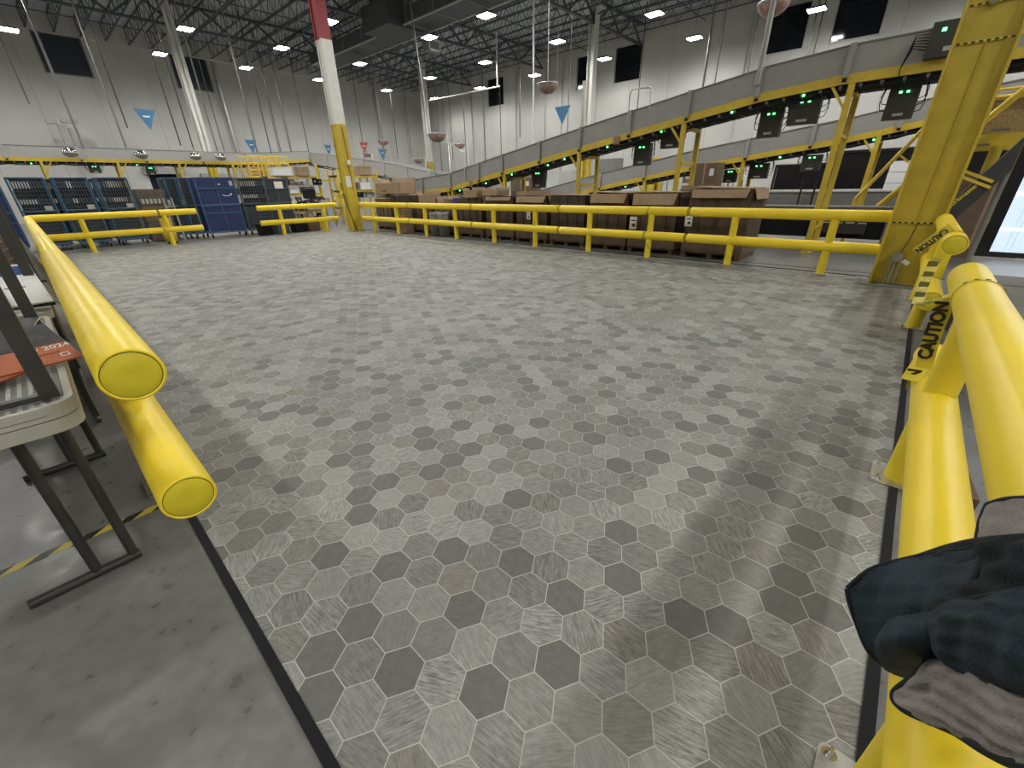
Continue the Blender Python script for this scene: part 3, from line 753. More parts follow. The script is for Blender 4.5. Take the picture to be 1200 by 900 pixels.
dome((13.6, 10.55, 4.78), .36, 'pinkish round dome mirror above the rising conveyor left of the white column', PINKD, 'pink dome mirrors on arms', 7)
dome((14.3, 17.6, 3.9), .42, 'pinkish round dome mirror hung before the slim white column', PINKD, 'pink dome mirrors on arms', .1)
dome((20., 22.5, 4.1), .36, 'pinkish dome mirror to the right of the slim white column', PINKD, 'pink dome mirrors on arms', .1)
dome((20., 31.0, 4.9), .40, 'highest of the pinkish dome mirrors beside the red-topped column', PINKD, 'pink dome mirrors on arms', .1)
dome((20., 33.5, 4.2), .34, 'small pinkish dome mirror beside the blue pennant pair', PINKD, 'pink dome mirrors on arms', .1)
dome((18., 24.2, 3.3), .32, 'low pinkish dome mirror left of the slim white column foot', PINKD, 'pink dome mirrors on arms', .1)
dome((13.2, 3.72, 5.33), .33, 'pinkish dome mirror at the top edge near the two big windows', PINKD, 'pink dome mirrors on arms', 7)
# stands for those mirrors
def stand(x, y, z, w, label):
    t = thing('mirror_stand', label, 'stand', (x, y, 0))
    b = MB(); b.tube([(0, -w, 0), (0, -w, z), (0, w, z), (0, w, 0)], .03, 6); b.build('pipe_frame', GALV, t)
    b = MB(); b.cyl((0, 0, z), (0, 0, z+.06), .05, 8); b.build('clamp', GREYD, t)
stand(20, 22.5, 4.2, .75, 'pipe stand carrying the dome mirror right of the slim column')
stand(20, 31.0, 5.0, .85, 'pipe stand carrying the highest pink dome mirror')
stand(20, 33.5, 4.3, .7, 'pipe stand carrying the small pink dome mirror by the pennants')
stand(18, 24.2, 3.4, .7, 'pipe stand carrying the low pink dome mirror')
stand(14.3, 17.6, 4.0, .75, 'pipe stand carrying the dome mirror before the slim column')

# pennant banners
def pennant(x, y, z, w, h, label, m=BLUEB, axis=0, lines=True):
    t = thing('pennant', label, 'banner', (x, y, z), 0 if axis == 0 else PI/2, 'triangular pennants hung in the hall')
    b = MB(); b.prism([(-w/2, h/2), (w/2, h/2), (0, -h/2)][::-1], (0, 0, -h/2), .012, M=Matrix(((1, 0, 0), (0, 0, -1), (0, 1, 0)))); b.build('cloth', m, t)
    if lines:
        b = MB(); b.box((0, -.012, -h*.33), (w*.32, .006, h*.07)); b.build('lettering', WHITE, t)
    b = MB(); b.cyl((-w/2, 0, .01), (w/2, 0, .01), .012, 6); b.build('top_bar', GREYD, t)
    b = MB(); b.cyl((-w*.4, 0, .01), (-w*.4, 0, 12-z), .006, 5); b.cyl((w*.4, 0, .01), (w*.4, 0, 12-z), .006, 5); build_each(b, 'hanging_wire', GREYD, t)
pennant(7.8, 40, 6.7, 1.15, 1.15, 'large blue triangular pennant alone on the left wall')
pennant(12.5, 36, 4.9, .75, .85, 'small blue pennant right of the white column with yellow foot')
pennant(18.1, 36, 4.85, .55, .85, 'blue pennant left of the red-topped column, left one of the pair')
pennant(18.8, 36, 4.85, .45, .85, 'blue pennant hard against the red-topped column, right one of the pair')
pennant(23.0, 36, 4.75, .9, .8, 'blue pennant between the red-topped column and the slim column')
pennant(21.3, 36, 5.2, .8, .8, 'red and white striped pennant just right of the red-topped column', REDB)
pennant(20, 14.55, 5.2, .95, .78, 'blue pennant over the rising conveyor left of the white column', BLUEB, 1)

# ------------------------------------------------------------------ pipes, drops, duct
def pipe(pts, r, m, name, label, cat, group=None):
    o = Vector(pts[0]); b = MB(); b.tube([Vector(p)-o for p in pts], r, 8)
    return tag(b.build(name, m, loc=o), label, cat, group)
for (x, y, z0, r) in ((1.9, 31, 5.4, .02), (3.1, 30.9, 3.7, .05), (4.75, 31, 3.8, .045), (5.1, 31, 4.7, .03), (7.15, 31, 4.0, .03), (7.7, 31, 3.8, .03), (8.85, 31, 3.8, .04), (9.2, 31, 3.8, .02), (11.0, 31, 3.8, .045), (11.8, 31, 3.8, .03),
                      (13.1, 33, 3.8, .02), (15.2, 38, 3.8, .03), (16.0, 38, 3.8, .05), (17.4, 38, 3.8, .03), (21.9, 34, 4.2, .05), (22.4, 38, 4., .03), (24.4, 38, 4.2, .06), (25.9, 38, 4.2, .03),
                      (30, 41.5, 3.2, .05), (30, 36.6, 3.0, .08), (30, 32.85, 3.1, .03), (29.5, 34.2, 4., .03), (30, 30.3, 3.6, .06), (30, 28.3, 3.6, .03), (30, 26.1, 5.3, .05), (30, 24.6, 5, .03), (30, 21.3, 5.0, .04), (31, 16.2, 4.8, .03), (31, 11.9, 5., .06), (31, 11.2, 5., .04), (31, 9.4, 5, .05), (33, 7.0, 5.2, .05), (33, 6.7, 5.2, .03)):
    pipe([(x, y, 12.0), (x, y, z0)], r, GREYD if r > .035 else CHAR, 'drop_conduit', 'thin straight conduit dropping from the roof steel', 'conduit', 'conduits dropping from the roof')
for (y, z0) in ((13.0, 0.2), (21.5, .2), (26.6, .2), (30.0, .2), (36.0, .2), (40.5, .2), (10.6, .2), (24.8, .2)):
    pipe([(33.93, y, 10.9), (33.93, y, z0)], .05, LGREY, 'wall_pipe', 'pale vertical pipe fixed to the far right wall', 'pipe', 'vertical pipes on the far right wall')
for x in (15.6, 18.5, 23.5, 28.0, 31.5):
    pipe([(x, 43.9, 10.9), (x, 43.9, .2)], .05, LGREY, 'wall_pipe', 'pale vertical pipe fixed to the left background wall', 'pipe', 'vertical pipes on the left background wall')
pipe([(13.8, 43.4, 10.8), (13.9, 43.4, 2.)], .16, GALV, 'spiral_duct', 'silver foil duct running down the wall left of the red-topped column', 'duct')
pipe([(2.0, 40, 10.2), (33.8, 40, 9.9)], .035, LGREY, 'sprinkler_pipe', 'long thin white sprinkler pipe crossing the left background wall', 'pipe')
pipe([(26, 32.6, 8.2), (26, 24.5, 8.1)], .05, WHITEP, 'cross_pipe', 'white horizontal pipe hung left of the small far window', 'pipe')
pipe([(26, 24.7, 8.1), (26, 24.7, 11.2)], .06, WHITEP, 'drop_pipe', 'white vertical pipe joining the right end of the white cross pipe', 'pipe')
pipe([(20, 16.45, 11.3), (20, 16.45, 6.7), (20, 16.45, 3.2)], .045, WHITEP, 'drop_pipe', 'white vertical pipe passing left of the pink dome mirror', 'pipe')
pipe([(12.8, 3.62, 3.7), (12.8, 3.62, 11.)], .06, GREY, 'conveyor_hanger', 'grey hanger rod holding the rising conveyor near the two big windows', 'hanger rod')
# thin leaning supply tube in front of wall
pipe([(16.8, 22., 11.), (14.3, 17.9, 1.5)], .03, GREYD, 'supply_hose', 'thin dark hose slanting down to the low end of the conveyor', 'hose')
# wall cabinets left
t = thing('wall_duct', 'grey branching duct bundle low on the left wall above the carts', 'duct', (3.7, 42.5, 0))
b = MB(); b.b2((-.25, -.2, 3.4), (.15, .2, 5.8)); b.b2((.2, -.15, 3.4), (.4, .2, 5.6)); build_each(b, 'riser', GREY, t)
b = MB(); b.b2((-.7, -.2, 5.8), (-.2, .2, 6.0)); b.b2((0, -.2, 5.9), (.8, .2, 6.1)); build_each(b, 'branch', GREY, t)
t = thing('duct', 'dark grey rectangular air duct with a boxy handling unit, under the roof at top centre', 'duct', (18.2, 17, 10.05))
MB().b2((0, 0, 0), (1.8, 19.5, .75)).build('main_run', mat('duct_metal', (.075, .08, .09), .6, vary=.1), t)
b = MB(); [b.b2((-.03, k*2.4, -.03), (1.83, k*2.4+.06, .78)) for k in range(1, 8)]; build_each(b, 'flange', GREYD, t)
b = MB(); b.b2((-.02, 0, -.03), (.06, 19.5, .03)); b.b2((1.76, 0, -.03), (1.84, 19.5, .03)); build_each(b, 'edge_angle', LGREY, t)
MB().b2((-1.0, 7.6, -.1), (1.4, 10.2, 1.1)).build('air_handler', MATS['duct_metal'], t)
b = MB(); b.prism([(0, 0), (.8, 0), (.6, .5), (.2, .5)], (0, 7.57, .6), .04, M=Matrix(((1, 0, 0), (0, 0, -1), (0, 1, 0)))); b.build('hood', GREY, t)
b = MB(); b.cyl((-.9, 7.7, 1.0), (-.9, 7.7, 1.95), .02, 6); b.cyl((1.3, 10.1, 1.0), (1.3, 10.1, 1.95), .02, 6); build_each(b, 'hanger', GREYD, t)
t = thing('vent_box', 'small white framed vent box beside the lamp atop the slim column', 'vent', (20.3, 25.0, 9.35))
b = MB()
for s in ((0, 0, 0, .9, .05, .08), (0, 0, .5, .9, .05, .58), (0, 0, 0, .08, .05, .58), (.82, 0, 0, .9, .05, .58)): b.b2(s[:3], s[3:])
b.build('frame', WHITEP, t); MB().b2((0, .05, 0), (.9, .6, .58)).build('body', GREYD, t)

# ------------------------------------------------------------------ pallet boxes behind the far right rail
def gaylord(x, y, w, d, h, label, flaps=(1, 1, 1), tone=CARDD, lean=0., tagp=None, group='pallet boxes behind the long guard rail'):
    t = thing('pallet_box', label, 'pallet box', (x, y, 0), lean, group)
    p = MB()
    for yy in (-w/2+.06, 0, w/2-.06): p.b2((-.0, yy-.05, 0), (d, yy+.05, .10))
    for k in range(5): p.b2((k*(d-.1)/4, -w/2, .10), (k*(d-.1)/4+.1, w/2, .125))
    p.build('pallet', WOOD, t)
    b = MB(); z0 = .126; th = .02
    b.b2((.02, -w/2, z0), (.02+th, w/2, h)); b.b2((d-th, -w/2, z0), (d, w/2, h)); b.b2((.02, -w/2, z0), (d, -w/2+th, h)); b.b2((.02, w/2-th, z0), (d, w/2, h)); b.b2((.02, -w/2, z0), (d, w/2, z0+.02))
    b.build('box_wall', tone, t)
    MB().b2((.0, -w/2-.015, z0-.01), (d+.01, w/2+.015, z0+.2)).build('base_sleeve', CARDM, t)
    b = MB()
    for yy in (-w*.28, 0, w*.27): b.b2((-.0, yy-.01, z0+.19), (.018, yy+.01, h-.01))
    b.build('strap', MATS['cardboard_dark'], t)
    if flaps[0]:  # front flap folded down
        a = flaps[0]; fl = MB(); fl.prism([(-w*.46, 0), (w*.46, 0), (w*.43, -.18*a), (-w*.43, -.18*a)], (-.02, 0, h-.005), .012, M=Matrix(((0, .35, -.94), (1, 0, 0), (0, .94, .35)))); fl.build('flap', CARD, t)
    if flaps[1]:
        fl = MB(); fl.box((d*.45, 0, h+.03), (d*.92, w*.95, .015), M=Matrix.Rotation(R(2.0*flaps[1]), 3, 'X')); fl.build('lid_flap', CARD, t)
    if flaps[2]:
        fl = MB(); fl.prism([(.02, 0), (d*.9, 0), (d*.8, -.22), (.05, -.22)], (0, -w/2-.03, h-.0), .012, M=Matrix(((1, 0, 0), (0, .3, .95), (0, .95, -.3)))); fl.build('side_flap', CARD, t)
    if tagp:
        yy, zz, tw, thh = tagp; MB().b2((-.006, yy-tw/2, zz-thh/2), (.002, yy+tw/2, zz+thh/2)).build('shipping_label', WHITE, t)
        q = MB(); q.b2((-.009, yy-tw*.3, zz-thh*.3), (-.006, yy+tw*.1, zz-thh*.05)); q.b2((-.009, yy-tw*.35, zz+thh*.15), (-.006, yy+tw*.3, zz+thh*.25)); q.build('label_print', CHAR, t)
    return t
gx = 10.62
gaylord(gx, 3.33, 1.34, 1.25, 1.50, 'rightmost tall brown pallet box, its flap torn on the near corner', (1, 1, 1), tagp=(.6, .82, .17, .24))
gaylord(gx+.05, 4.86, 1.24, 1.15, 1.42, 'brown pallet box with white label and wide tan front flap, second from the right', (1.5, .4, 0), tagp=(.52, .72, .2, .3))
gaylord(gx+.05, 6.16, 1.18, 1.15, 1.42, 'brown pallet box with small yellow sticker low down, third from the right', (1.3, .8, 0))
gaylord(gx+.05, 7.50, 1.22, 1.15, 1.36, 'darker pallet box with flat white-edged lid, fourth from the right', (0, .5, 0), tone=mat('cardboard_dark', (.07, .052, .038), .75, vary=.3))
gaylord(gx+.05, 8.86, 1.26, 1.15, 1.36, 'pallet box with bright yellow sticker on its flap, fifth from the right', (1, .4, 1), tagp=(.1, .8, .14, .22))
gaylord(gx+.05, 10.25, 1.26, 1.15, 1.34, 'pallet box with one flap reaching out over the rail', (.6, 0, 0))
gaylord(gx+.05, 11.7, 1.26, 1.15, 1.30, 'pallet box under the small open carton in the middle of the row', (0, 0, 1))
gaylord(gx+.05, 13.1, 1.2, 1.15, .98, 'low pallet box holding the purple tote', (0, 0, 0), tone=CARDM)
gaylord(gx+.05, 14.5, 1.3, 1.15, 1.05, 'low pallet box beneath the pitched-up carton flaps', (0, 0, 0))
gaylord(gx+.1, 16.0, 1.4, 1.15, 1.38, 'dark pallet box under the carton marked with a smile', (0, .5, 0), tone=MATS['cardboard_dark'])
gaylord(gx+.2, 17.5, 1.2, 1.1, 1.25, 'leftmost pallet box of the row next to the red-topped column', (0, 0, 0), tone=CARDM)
# yellow stickers
STK = mat('yellow_sticker', (.6, .55, .1), .5)
tag(MB().b2((gx+.035, 5.85, .36), (gx+.05, 6.0, .46)).build('sticker', STK), 'small yellow sticker low on the third pallet box from the right', 'sticker')
# cartons
def carton(x, y, z, w, d, h, rz, label, m=CARD, open_=True, smile=False):
    t = thing('carton', label, 'carton', (x, y, z), rz, None)
    b = MB(); th = .012
    b.b2((-d/2, -w/2, 0), (-d/2+th, w/2, h)); b.b2((d/2-th, -w/2, 0), (d/2, w/2, h)); b.b2((-d/2, -w/2, 0), (d/2, -w/2+th, h)); b.b2((-d/2, w/2-th, 0), (d/2, w/2, h)); b.b2((-d/2, -w/2, 0), (d/2, w/2, th))
    b.build('box_body', m, t)
    if open_:
        f = MB(); f.box((d/2+.04, 0, h+h*.22), (.01, w*.96, h*.5), M=Matrix.Rotation(.35, 3, 'Y')); f.build('flap', m, t)
        f = MB(); f.box((0, w/2+.05, h+h*.15), (d*.95, .01, h*.42), M=Matrix.Rotation(-.5, 3, 'X')); f.build('flap', m, t)
    else:
        f = MB(); f.b2((-d/2-.002, -.03, h), (d/2+.002, .03, h+.003)); f.b2((-d/2-.003, -.03, h*.75), (-d/2, .03, h)); f.build('packing_tape', CARDM, t)
    if smile:
        s = MB(); pts = [(-d/2-.006, .18+w*.0+.2*math.cos(a), h*.55+.13*math.sin(a)) for a in [PI+i*PI/12 for i in range(2, 11)]]
        s.tube([(p[0], p[1]+.12, p[2]) for p in pts], .012, 5); s.build('smile_mark', BLK, t)
    return t
carton(11.1, 16.75, 1.44, 1.75, .8, .42, 0, 'big tan carton marked with a curved smile, on top of the dark pallet box', smile=True)
carton(10.95, 14.25, 1.08, .7, .55, .32, .5, 'open carton with pitched flaps standing inside the low pallet box')
carton(10.42, 15.3, .0, .6, .36, .9, .0, 'closed tan carton standing low between the rail tubes', open_=False)
carton(11.0, 13.3, 1.0, .75, .5, .25, -.35, 'open white-lined carton beside the purple tote')
carton(10.75, 11.5, 1.32, .62, .42, .22, .1, 'small tan carton lying open over the middle pallet box')
carton(10.9, 10.6, 1.38, .75, .55, .16, -.1, 'flat tan carton on the long row right of the small open one')
carton(11.2, 9.2, 1.40, .9, .6, .1, .1, 'thin flattened carton lying on the pallet box with yellow sticker', open_=False)
carton(11.3, 17.9, 1.28, .7, .5, .3, .1, 'closed carton on the leftmost pallet box near the column', open_=False)
carton(11.6, 4.2, 1.46, .7, .5, .12, .2, 'flat carton on top behind the two right pallet boxes', open_=False)
# tote
t = thing('tote', 'purple plastic tote on the low pallet box behind the rail', 'tote', (11.15, 12.55, 1.01))
b = MB(); b.b2((-.2, -.3, 0), (.2, .3, .25)); b.build('bin', PURPLE, t); MB().b2((-.22, -.32, .25), (.22, .32, .28)).build('rim', PURPLE, t)
for k, yy in enumerate((13.35, 12.85)):
    t = thing('fibre_drum', ['dark round drum behind the rail, left one of the two', 'dark round drum behind the rail, right one of the two'][k], 'drum', (10.42, yy, .0))
    MB().lathe([(.0, .02), (.21, .02), (.21, .78), (0, .78)], n=20).build('barrel', GREYD, t); MB().lathe([(.222, .74), (.222, .82), (0, .83)], n=20).build('lid', GREY, t)

# ------------------------------------------------------------------ roll carts
def roll_cart(label, loc, w, d, h, rz=0., frame_m=BLUEF, panel=None, mesh=True, smile=False, plate=True, fill=None):
    """front face looks towards -y, width along x"""
    t = thing('roll_cart', label, 'roll cart', loc, rz, 'wheeled cage carts in the left background')
    z0 = .2
    f = MB(); r = .028
    for sx in (0, w):
        for sy in (0, d): f.cyl((sx, sy, z0), (sx, sy, h), r, 8)
    for z in (z0, h*.56, h):
        f.cyl((0, 0, z), (w, 0, z), r*.8, 8); f.cyl((0, d, z), (w, d, z), r*.8, 8); f.cyl((0, 0, z), (0, d, z), r*.8, 8); f.cyl((w, 0, z), (w, d, z), r*.8, 8)
    f.build('frame', frame_m, t)
    MB().b2((0, 0, z0-.03), (w, d, z0+.02)).build('base_deck', frame_m, t)
    if panel:
        MB().b2((.02, -.012, z0), (w-.02, .008, h-.02)).build('front_panel', panel, t)
        MB().b2((.02, d-.008, z0), (w-.02, d+.012, h-.02)).build('rear_panel', panel, t)
        b = MB(); b.b2((w/2-.015, -.03, z0), (w/2+.015, -.012, h))
        for z in (h*.83, h*.55, h*.42): b.b2((0, -.03, z-.02), (w, -.012, z+.02))
        b.build('panel_strap', frame_m, t)
    if mesh:
        g = MB(); nx = 12
        for k in range(1, nx): g.cyl((w*k/nx, 0, z0), (w*k/nx, 0, h), .007, 4)
        for k in range(1, 16): g.cyl((0, 0, z0+(h-z0)*k/16), (w, 0, z0+(h-z0)*k/16), .007, 4)
        for k in range(1, 9): g.cyl((0, d*k/9, z0), (0, d*k/9, h), .007, 4); g.cyl((w, d*k/9, z0), (w, d*k/9, h), .007, 4)
        g.build('wire_mesh', WIRE if not panel else frame_m, t)
        s = MB()   # dark slatted plastic sheets that leave rows of holes
        for za, zb in ((.955, 1.), (.73, .875), (.57, .67), (.12, .56)):
            s.b2((.05, .03, h*za), (w-.05, .045, h*zb-.02))
        for k in range(0, 11):
            s.b2((.05+(w-.1)*k/11, .03, h*.5), (.05+(w-.1)*k/11+.038, .045, h*.97))
        s.build('slotted_sheet', DKC, t)
        if plate: MB().b2((w*.68, -.02, h*.57), (w*.9, .0, h*.63)).build('id_plate', LGREY, t)
        s = MB(); s.b2((.04, d-.05, z0), (w-.04, d-.035, h*.55)); s.b2((.04, d-.05, h*.72), (w-.04, d-.035, h*.84)); s.build('back_sheet', DKC, t)
    if smile:
        s = MB(); s.tube([(w*.72+.16*math.cos(a), -.036, h*.735+.07*math.sin(a)) for a in [PI*1.1+i*PI*.85/10 for i in range(11)]], [.006]+[.014]*9+[.006], 5)
        s.tube([(w*.72+.11, -.036, h*.735-.005), (w*.72+.18, -.036, h*.735+.02), (w*.72+.165, -.036, h*.735-.05)], .009, 4); s.build('smile_mark', WHITE, t)
        MB().b2((w*.86, -.034, h*.87), (w*.95, -.03, h*.95)).build('label_sticker', LGREY, t); MB().b2((w*.56, -.034, h*.885), (w*.62, -.03, h*.905)).build('label_sticker', WHITE, t)
    for sx in (.06, w-.06):
        for sy in (.08, d-.08):
            c = MB(); c.cyl((sx-.02, sy, .075), (sx+.02, sy, .075), .075, 14); cw = c.build('caster', BLK, t)
            c = MB(); c.b2((sx-.035, sy-.03, .07), (sx-.025, sy+.03, .17)); c.b2((sx+.025, sy-.03, .07), (sx+.035, sy+.03, .17)); c.b2((sx-.035, sy-.03, .16), (sx+.035, sy+.03, .175)); c.build('caster_fork', STEEL, cw)
    return t
H_ = 2.16
roll_cart('blue caged roll cart, leftmost of the three dark-sheeted ones', (.02, 20.6, 0), .80, 1.1, H_)
roll_cart('blue caged roll cart, middle of the three dark-sheeted ones', (1.02, 20.6, 0), .80, 1.1, H_)
roll_cart('blue caged roll cart, rightmost of the three dark-sheeted ones', (2.04, 20.6, 0), .80, 1.1, H_)
roll_cart('blue caged roll cart in the rear row, seen between the left two front carts', (.55, 22.2, 0), .80, 1.1, H_, plate=False)
roll_cart('blue caged roll cart in the rear row, seen between the right two front carts', (1.62, 22.2, 0), .80, 1.1, H_, plate=False)
roll_cart('dark blue canvas roll cart at the far left edge behind the rail', (-.98, 20.7, 0), .80, 1.1, H_, panel=BLUEC, mesh=False)
roll_cart('slim blue-framed cart standing left of the canvas cart', (3.98, 21.1, 0), .34, 1.1, H_, plate=False)
roll_cart('slim open blue cart just beside the canvas cart', (4.36, 20.95, 0), .34, 1.1, H_, plate=False)
roll_cart('dark blue canvas-sided roll cart bearing a white smile mark', (4.78, 20.45, 0), 1.30, .9, H_, rz=-.0, panel=BLUEC, mesh=False, smile=True)
roll_cart('grey wire roll cart right of the canvas cart with the smile', (6.22, 20.45, 0), 1.0, .9, 2.14, frame_m=TEAL, plate=False)
roll_cart('dark grey roll cart with a pale sheet on it, beside the rail gap', (7.35, 20.9, 0), .95, 1.0, 2.12, frame_m=TEAL, plate=True, panel=DKC, mesh=False)
MBp = MB().b2((7.75, 20.86, 1.75), (8.1, 20.868, 2.02)).build('paper_sheet', WHITE); tag(MBp, 'pale printed sheet on the top corner of the dark grey cart', 'paper')
# platform dolly with grey bags
t = thing('pallet_of_cases', 'brown and grey stacked cases on a low pallet between blue carts', 'pallet load', (3.0, 20.9, 0))
MB().b2((0, 0, .05), (.85, 1, .16)).build('pallet', WOOD, t)
for k in range(3): MB().b2((.02, .02, .165+k*.55), (.83, .98, .70+k*.55)).build('case', (mat('case_brown', (.11, .09, .075), .7, vary=.3), CARDM, MATS['case_brown'])[k], t)
b = MB(); [b.b2((.08+.12*k, .005, 1.32), (.15+.12*k, .018, 1.48)) for k in range(5)]; b.build('label_strip', LGREY, t)
t = thing('shelf_post', 'pair of grey posts standing between the carts and the pallet of cases', 'posts', (3.62, 20.35, 0))
b = MB(); b.cyl((0, 0, .02), (0, 0, 1.5), .03, 8); b.cyl((.25, 0, .02), (.25, 0, 1.5), .03, 8); b.cyl((0, 0, 1.2), (.25, 0, 1.2), .02, 8); b.build('post_pair', GREY, t)
t = thing('mop_bucket', 'yellow mop bucket behind the far left guard rail', 'bucket', (3.35, 19.75, 0))
b = MB(); b.lathe([(0, .06), (.17, .06), (.22, .5), (.2, .5), (.16, .1)], n=16); b.build('bucket', YSTL, t)
b = MB(); b.b2((-.15, -.12, .5), (.15, .12, .85)); b.build('wringer', YSTL, t)
for sx in (-.12, .12): MB().cyl((sx, -.1, .03), (sx, -.06, .03), .03, 10).build('caster', BLK, t)

# ------------------------------------------------------------------ background racks between carts and corner column
def rack(label, loc, w, d, h, levels, rz=0., items=None, m=YSTL):
    t = thing('storage_rack', label, 'rack', loc, rz)
    for sx in (0, w):
        for sy in (0, d): MB().box((sx, sy, h/2), (.07, .07, h)).build('upright', m, t)
    for z in levels:
        b = MB(); b.b2((0, -.03, z-.08), (w, .03, z)); b.b2((0, d-.03, z-.08), (w, d+.03, z)); build_each(b, 'beam', m, t)
        MB().b2((0, 0, z), (w, d, z+.02)).build('shelf', GREYD, t)
    b = MB(); 
    for sx in (0, w): b.bar((sx, 0, h*.3), (sx, d, h*.7), .04); b.bar((sx, d, .1), (sx, 0, h*.35), .04)
    build_each(b, 'brace', m, t)
    return t
rack('yellow framed rack left of the red-topped column', (8.6, 23.6, 0), 2.4, 1.0, 2.9, (.7, 1.5, 2.3))
rack('yellow framed rack half hidden behind the red-topped column', (11.3, 22.0, 0), 2.2, 1.0, 2.6, (.8, 1.6, 2.3))
bins = [((8.75, 23.5, 1.53), (.5, .5, .4), REDT, 'red bin on the middle shelf of the left yellow rack'), ((9.4, 23.5, 1.53), (.45, .5, .3), WHITE, 'white bin beside the red bin on the yellow rack'),
        ((10.1, 23.5, 1.53), (.6, .5, .3), GREYD, 'dark grey bin at the right end of the middle rack shelf'), ((8.8, 23.5, .73), (.6, .5, .45), GREY, 'grey bin on the low shelf of the left yellow rack'),
        ((9.6, 23.5, .73), (.5, .5, .35), CARDM, 'brown box on the low shelf of the left yellow rack'), ((8.8, 23.5, 2.33), (.9, .5, .35), WHITE, 'long white box on top of the left yellow rack'),
        ((10.0, 23.5, 2.33), (.6, .5, .4), CARD, 'tan box on top of the left yellow rack'), ((11.5, 21.9, 1.63), (.7, .5, .35), BLK, 'black bin on the rack behind the corner column'), ((12.4, 21.9, 1.63), (.6, .5, .35), WHITE, 'white bin on the rack behind the corner column'),
        ((11.6, 21.9, .83), (.7, .5, .45), GREYD, 'dark bin low on the rack behind the corner column'), ((12.5, 21.9, 2.33), (.7, .6, .4), CARD, 'tan box on the top of the rack behind the corner column')]
for loc, d_, m, l in bins:
    t = thing('storage_bin', l, 'bin', loc); b = MB(); b.rbox((d_[0]/2, d_[1]/2, d_[2]/2), (d_[0], d_[1], d_[2]), .03); b.build('bin', m, t); b = MB(); b.rbox((d_[0]/2, d_[1]/2, d_[2]-.02), (d_[0]+.03, d_[1]+.03, .03), .03); b.build('rim', m, t)
pk = None
rnd = random.Random(3)
for (xa, xb, yy, zz) in ((8.7, 10.9, 23.2, 1.0), (8.7, 10.9, 23.1, 1.9), (11.4, 13.3, 21.8, 1.25), (8.7, 10.9, 22.9, .3), (9.05, 10.4, 21.5, 1.0), (7.75, 9.1, 22.4, 1.0)):
    x = xa
    while x < xb:
        w_ = rnd.uniform(.14, .34); h_ = rnd.uniform(.12, .38); m_ = rnd.choice([BLK, GREYD, CARDM, WHITE, LGREY, CHAR, CHAR, TEAL, CARD, BLK, GREY, WHITE, REDT])
        if zz in (1.0, .3) or True:
            t = thing('small_parcel', 'small mixed package crowding the racks and benches left of the red-topped column', 'parcel', (x, yy+.35, zz+(.02 if zz in (1.0,) else 0)), 0, 'small packages on the far racks')
            MB().rbox((w_/2, .1, h_/2), (w_, .22, h_), .015).build('wrapping', m_, t); MB().b2((w_*.3, -.014, h_*.4), (w_*.6, -.01, h_*.6)).build('label_sticker', LGREY, t)
        x += w_+.03
for (ya, zz) in ((23.2, 1.9), (23.1, .98), (22.9, .28)):
    tag(MB().b2((8.65, ya+.2, zz-.03), (11.0, ya+.65, zz)).build('shelf_board', GREYD), 'grey shelf board %s in front of the left yellow rack' % {1.9: 'highest', .98: 'midway', .28: 'lowest'}[zz], 'shelf')
for k, (x, y, c, l) in enumerate(((6.6, 19.9, BLK, 'black tote on the floor left behind the far rail'), (7.3, 20.0, TEAL, 'teal tote on the floor in the middle behind the far rail'), (8.0, 20.0, BLK, 'black tote on the floor next to the brown box behind the far rail'), (8.6, 19.9, CARDM, 'brown box on the floor behind the far rail'), (9.1, 20.2, YSTL, 'yellow drum-like tote on the floor near the corner column'))):
    t = thing('floor_tote', l, 'tote', (x, y, 0)); b = MB(); b.rbox((0, 0, .2), (.5, .5, .4), .05); b.build('bin', c, t); b = MB(); b.rbox((0, 0, .4), (.54, .54, .04), .05); b.build('rim', c, t)
def packbench(x, y, label, m2):
    t = thing('packing_bench', label, 'bench', (x, y, 0))
    for sx in (0, 1.4):
        for sy in (0, .7): MB().cyl((sx, sy, 0), (sx, sy, .95), .025, 8).build('leg', GALV, t)
    MB().b2((-.05, -.05, .95), (1.45, .75, 1.0)).build('worktop', LGREY, t)
    b = MB(); b.b2((.2, .3, 1.3), (.8, .34, 1.7)); b.b2((.48, .32, 1.0), (.52, .36, 1.35)); b.build('monitor', BLK, t)
    b = MB(); b.b2((.95, .2, 1.0), (1.35, .5, 1.2)); b.build('printer', m2, t)
packbench(9.0, 21.3, 'grey packing bench with a black monitor left of the red-topped column', GREY)
packbench(7.7, 22.2, 'grey packing bench with a white printer behind the dark cart', WHITE)
# yellow crossover platform by the level conveyor
t = thing('crossover_platform', 'yellow crossover platform with guard bars below the level conveyor', 'platform', (9.5, 28.6, 0))
b = MB(); [b.cyl((x, y, 0), (x, y, 3.45), .05, 8) for x in (0, .7, 1.5, 2.2) for y in (0, 1.2)]; build_each(b, 'post', YSTL, t)
b = MB(); [b.cyl((0, 0, z), (2.2, 0, z), .035, 8) for z in (2.75, 3.1, 3.45)]; [b.cyl((0, 1.2, z), (2.2, 1.2, z), .035, 8) for z in (2.75, 3.1, 3.45)]; build_each(b, 'guard_bar', YSTL, t)
MB().b2((0, 0, 2.35), (2.2, 1.2, 2.47)).build('deck', YSTL, t)
MB().b2((.1, .1, 2.5), (1.9, .9, 2.95)).build('tan_bins', BROWNL, t)
MB().lathe([(0, -.08), (.09, 0), (0, .08)], (1.95, -.08, 2.55), 10).build('beacon', LED, t)
t = thing('stair_tower', 'far yellow stair climbing towards the grey sloping conveyor', 'stairs', (14.3, 25.0, 0))
b = MB(); b.bar((-1.6, .0, 1.0), (-.2, 0, 2.7), .1); b.bar((-1.6, .7, 1.0), (-.2, .7, 2.7), .1); build_each(b, 'stringer', YSTL, t)
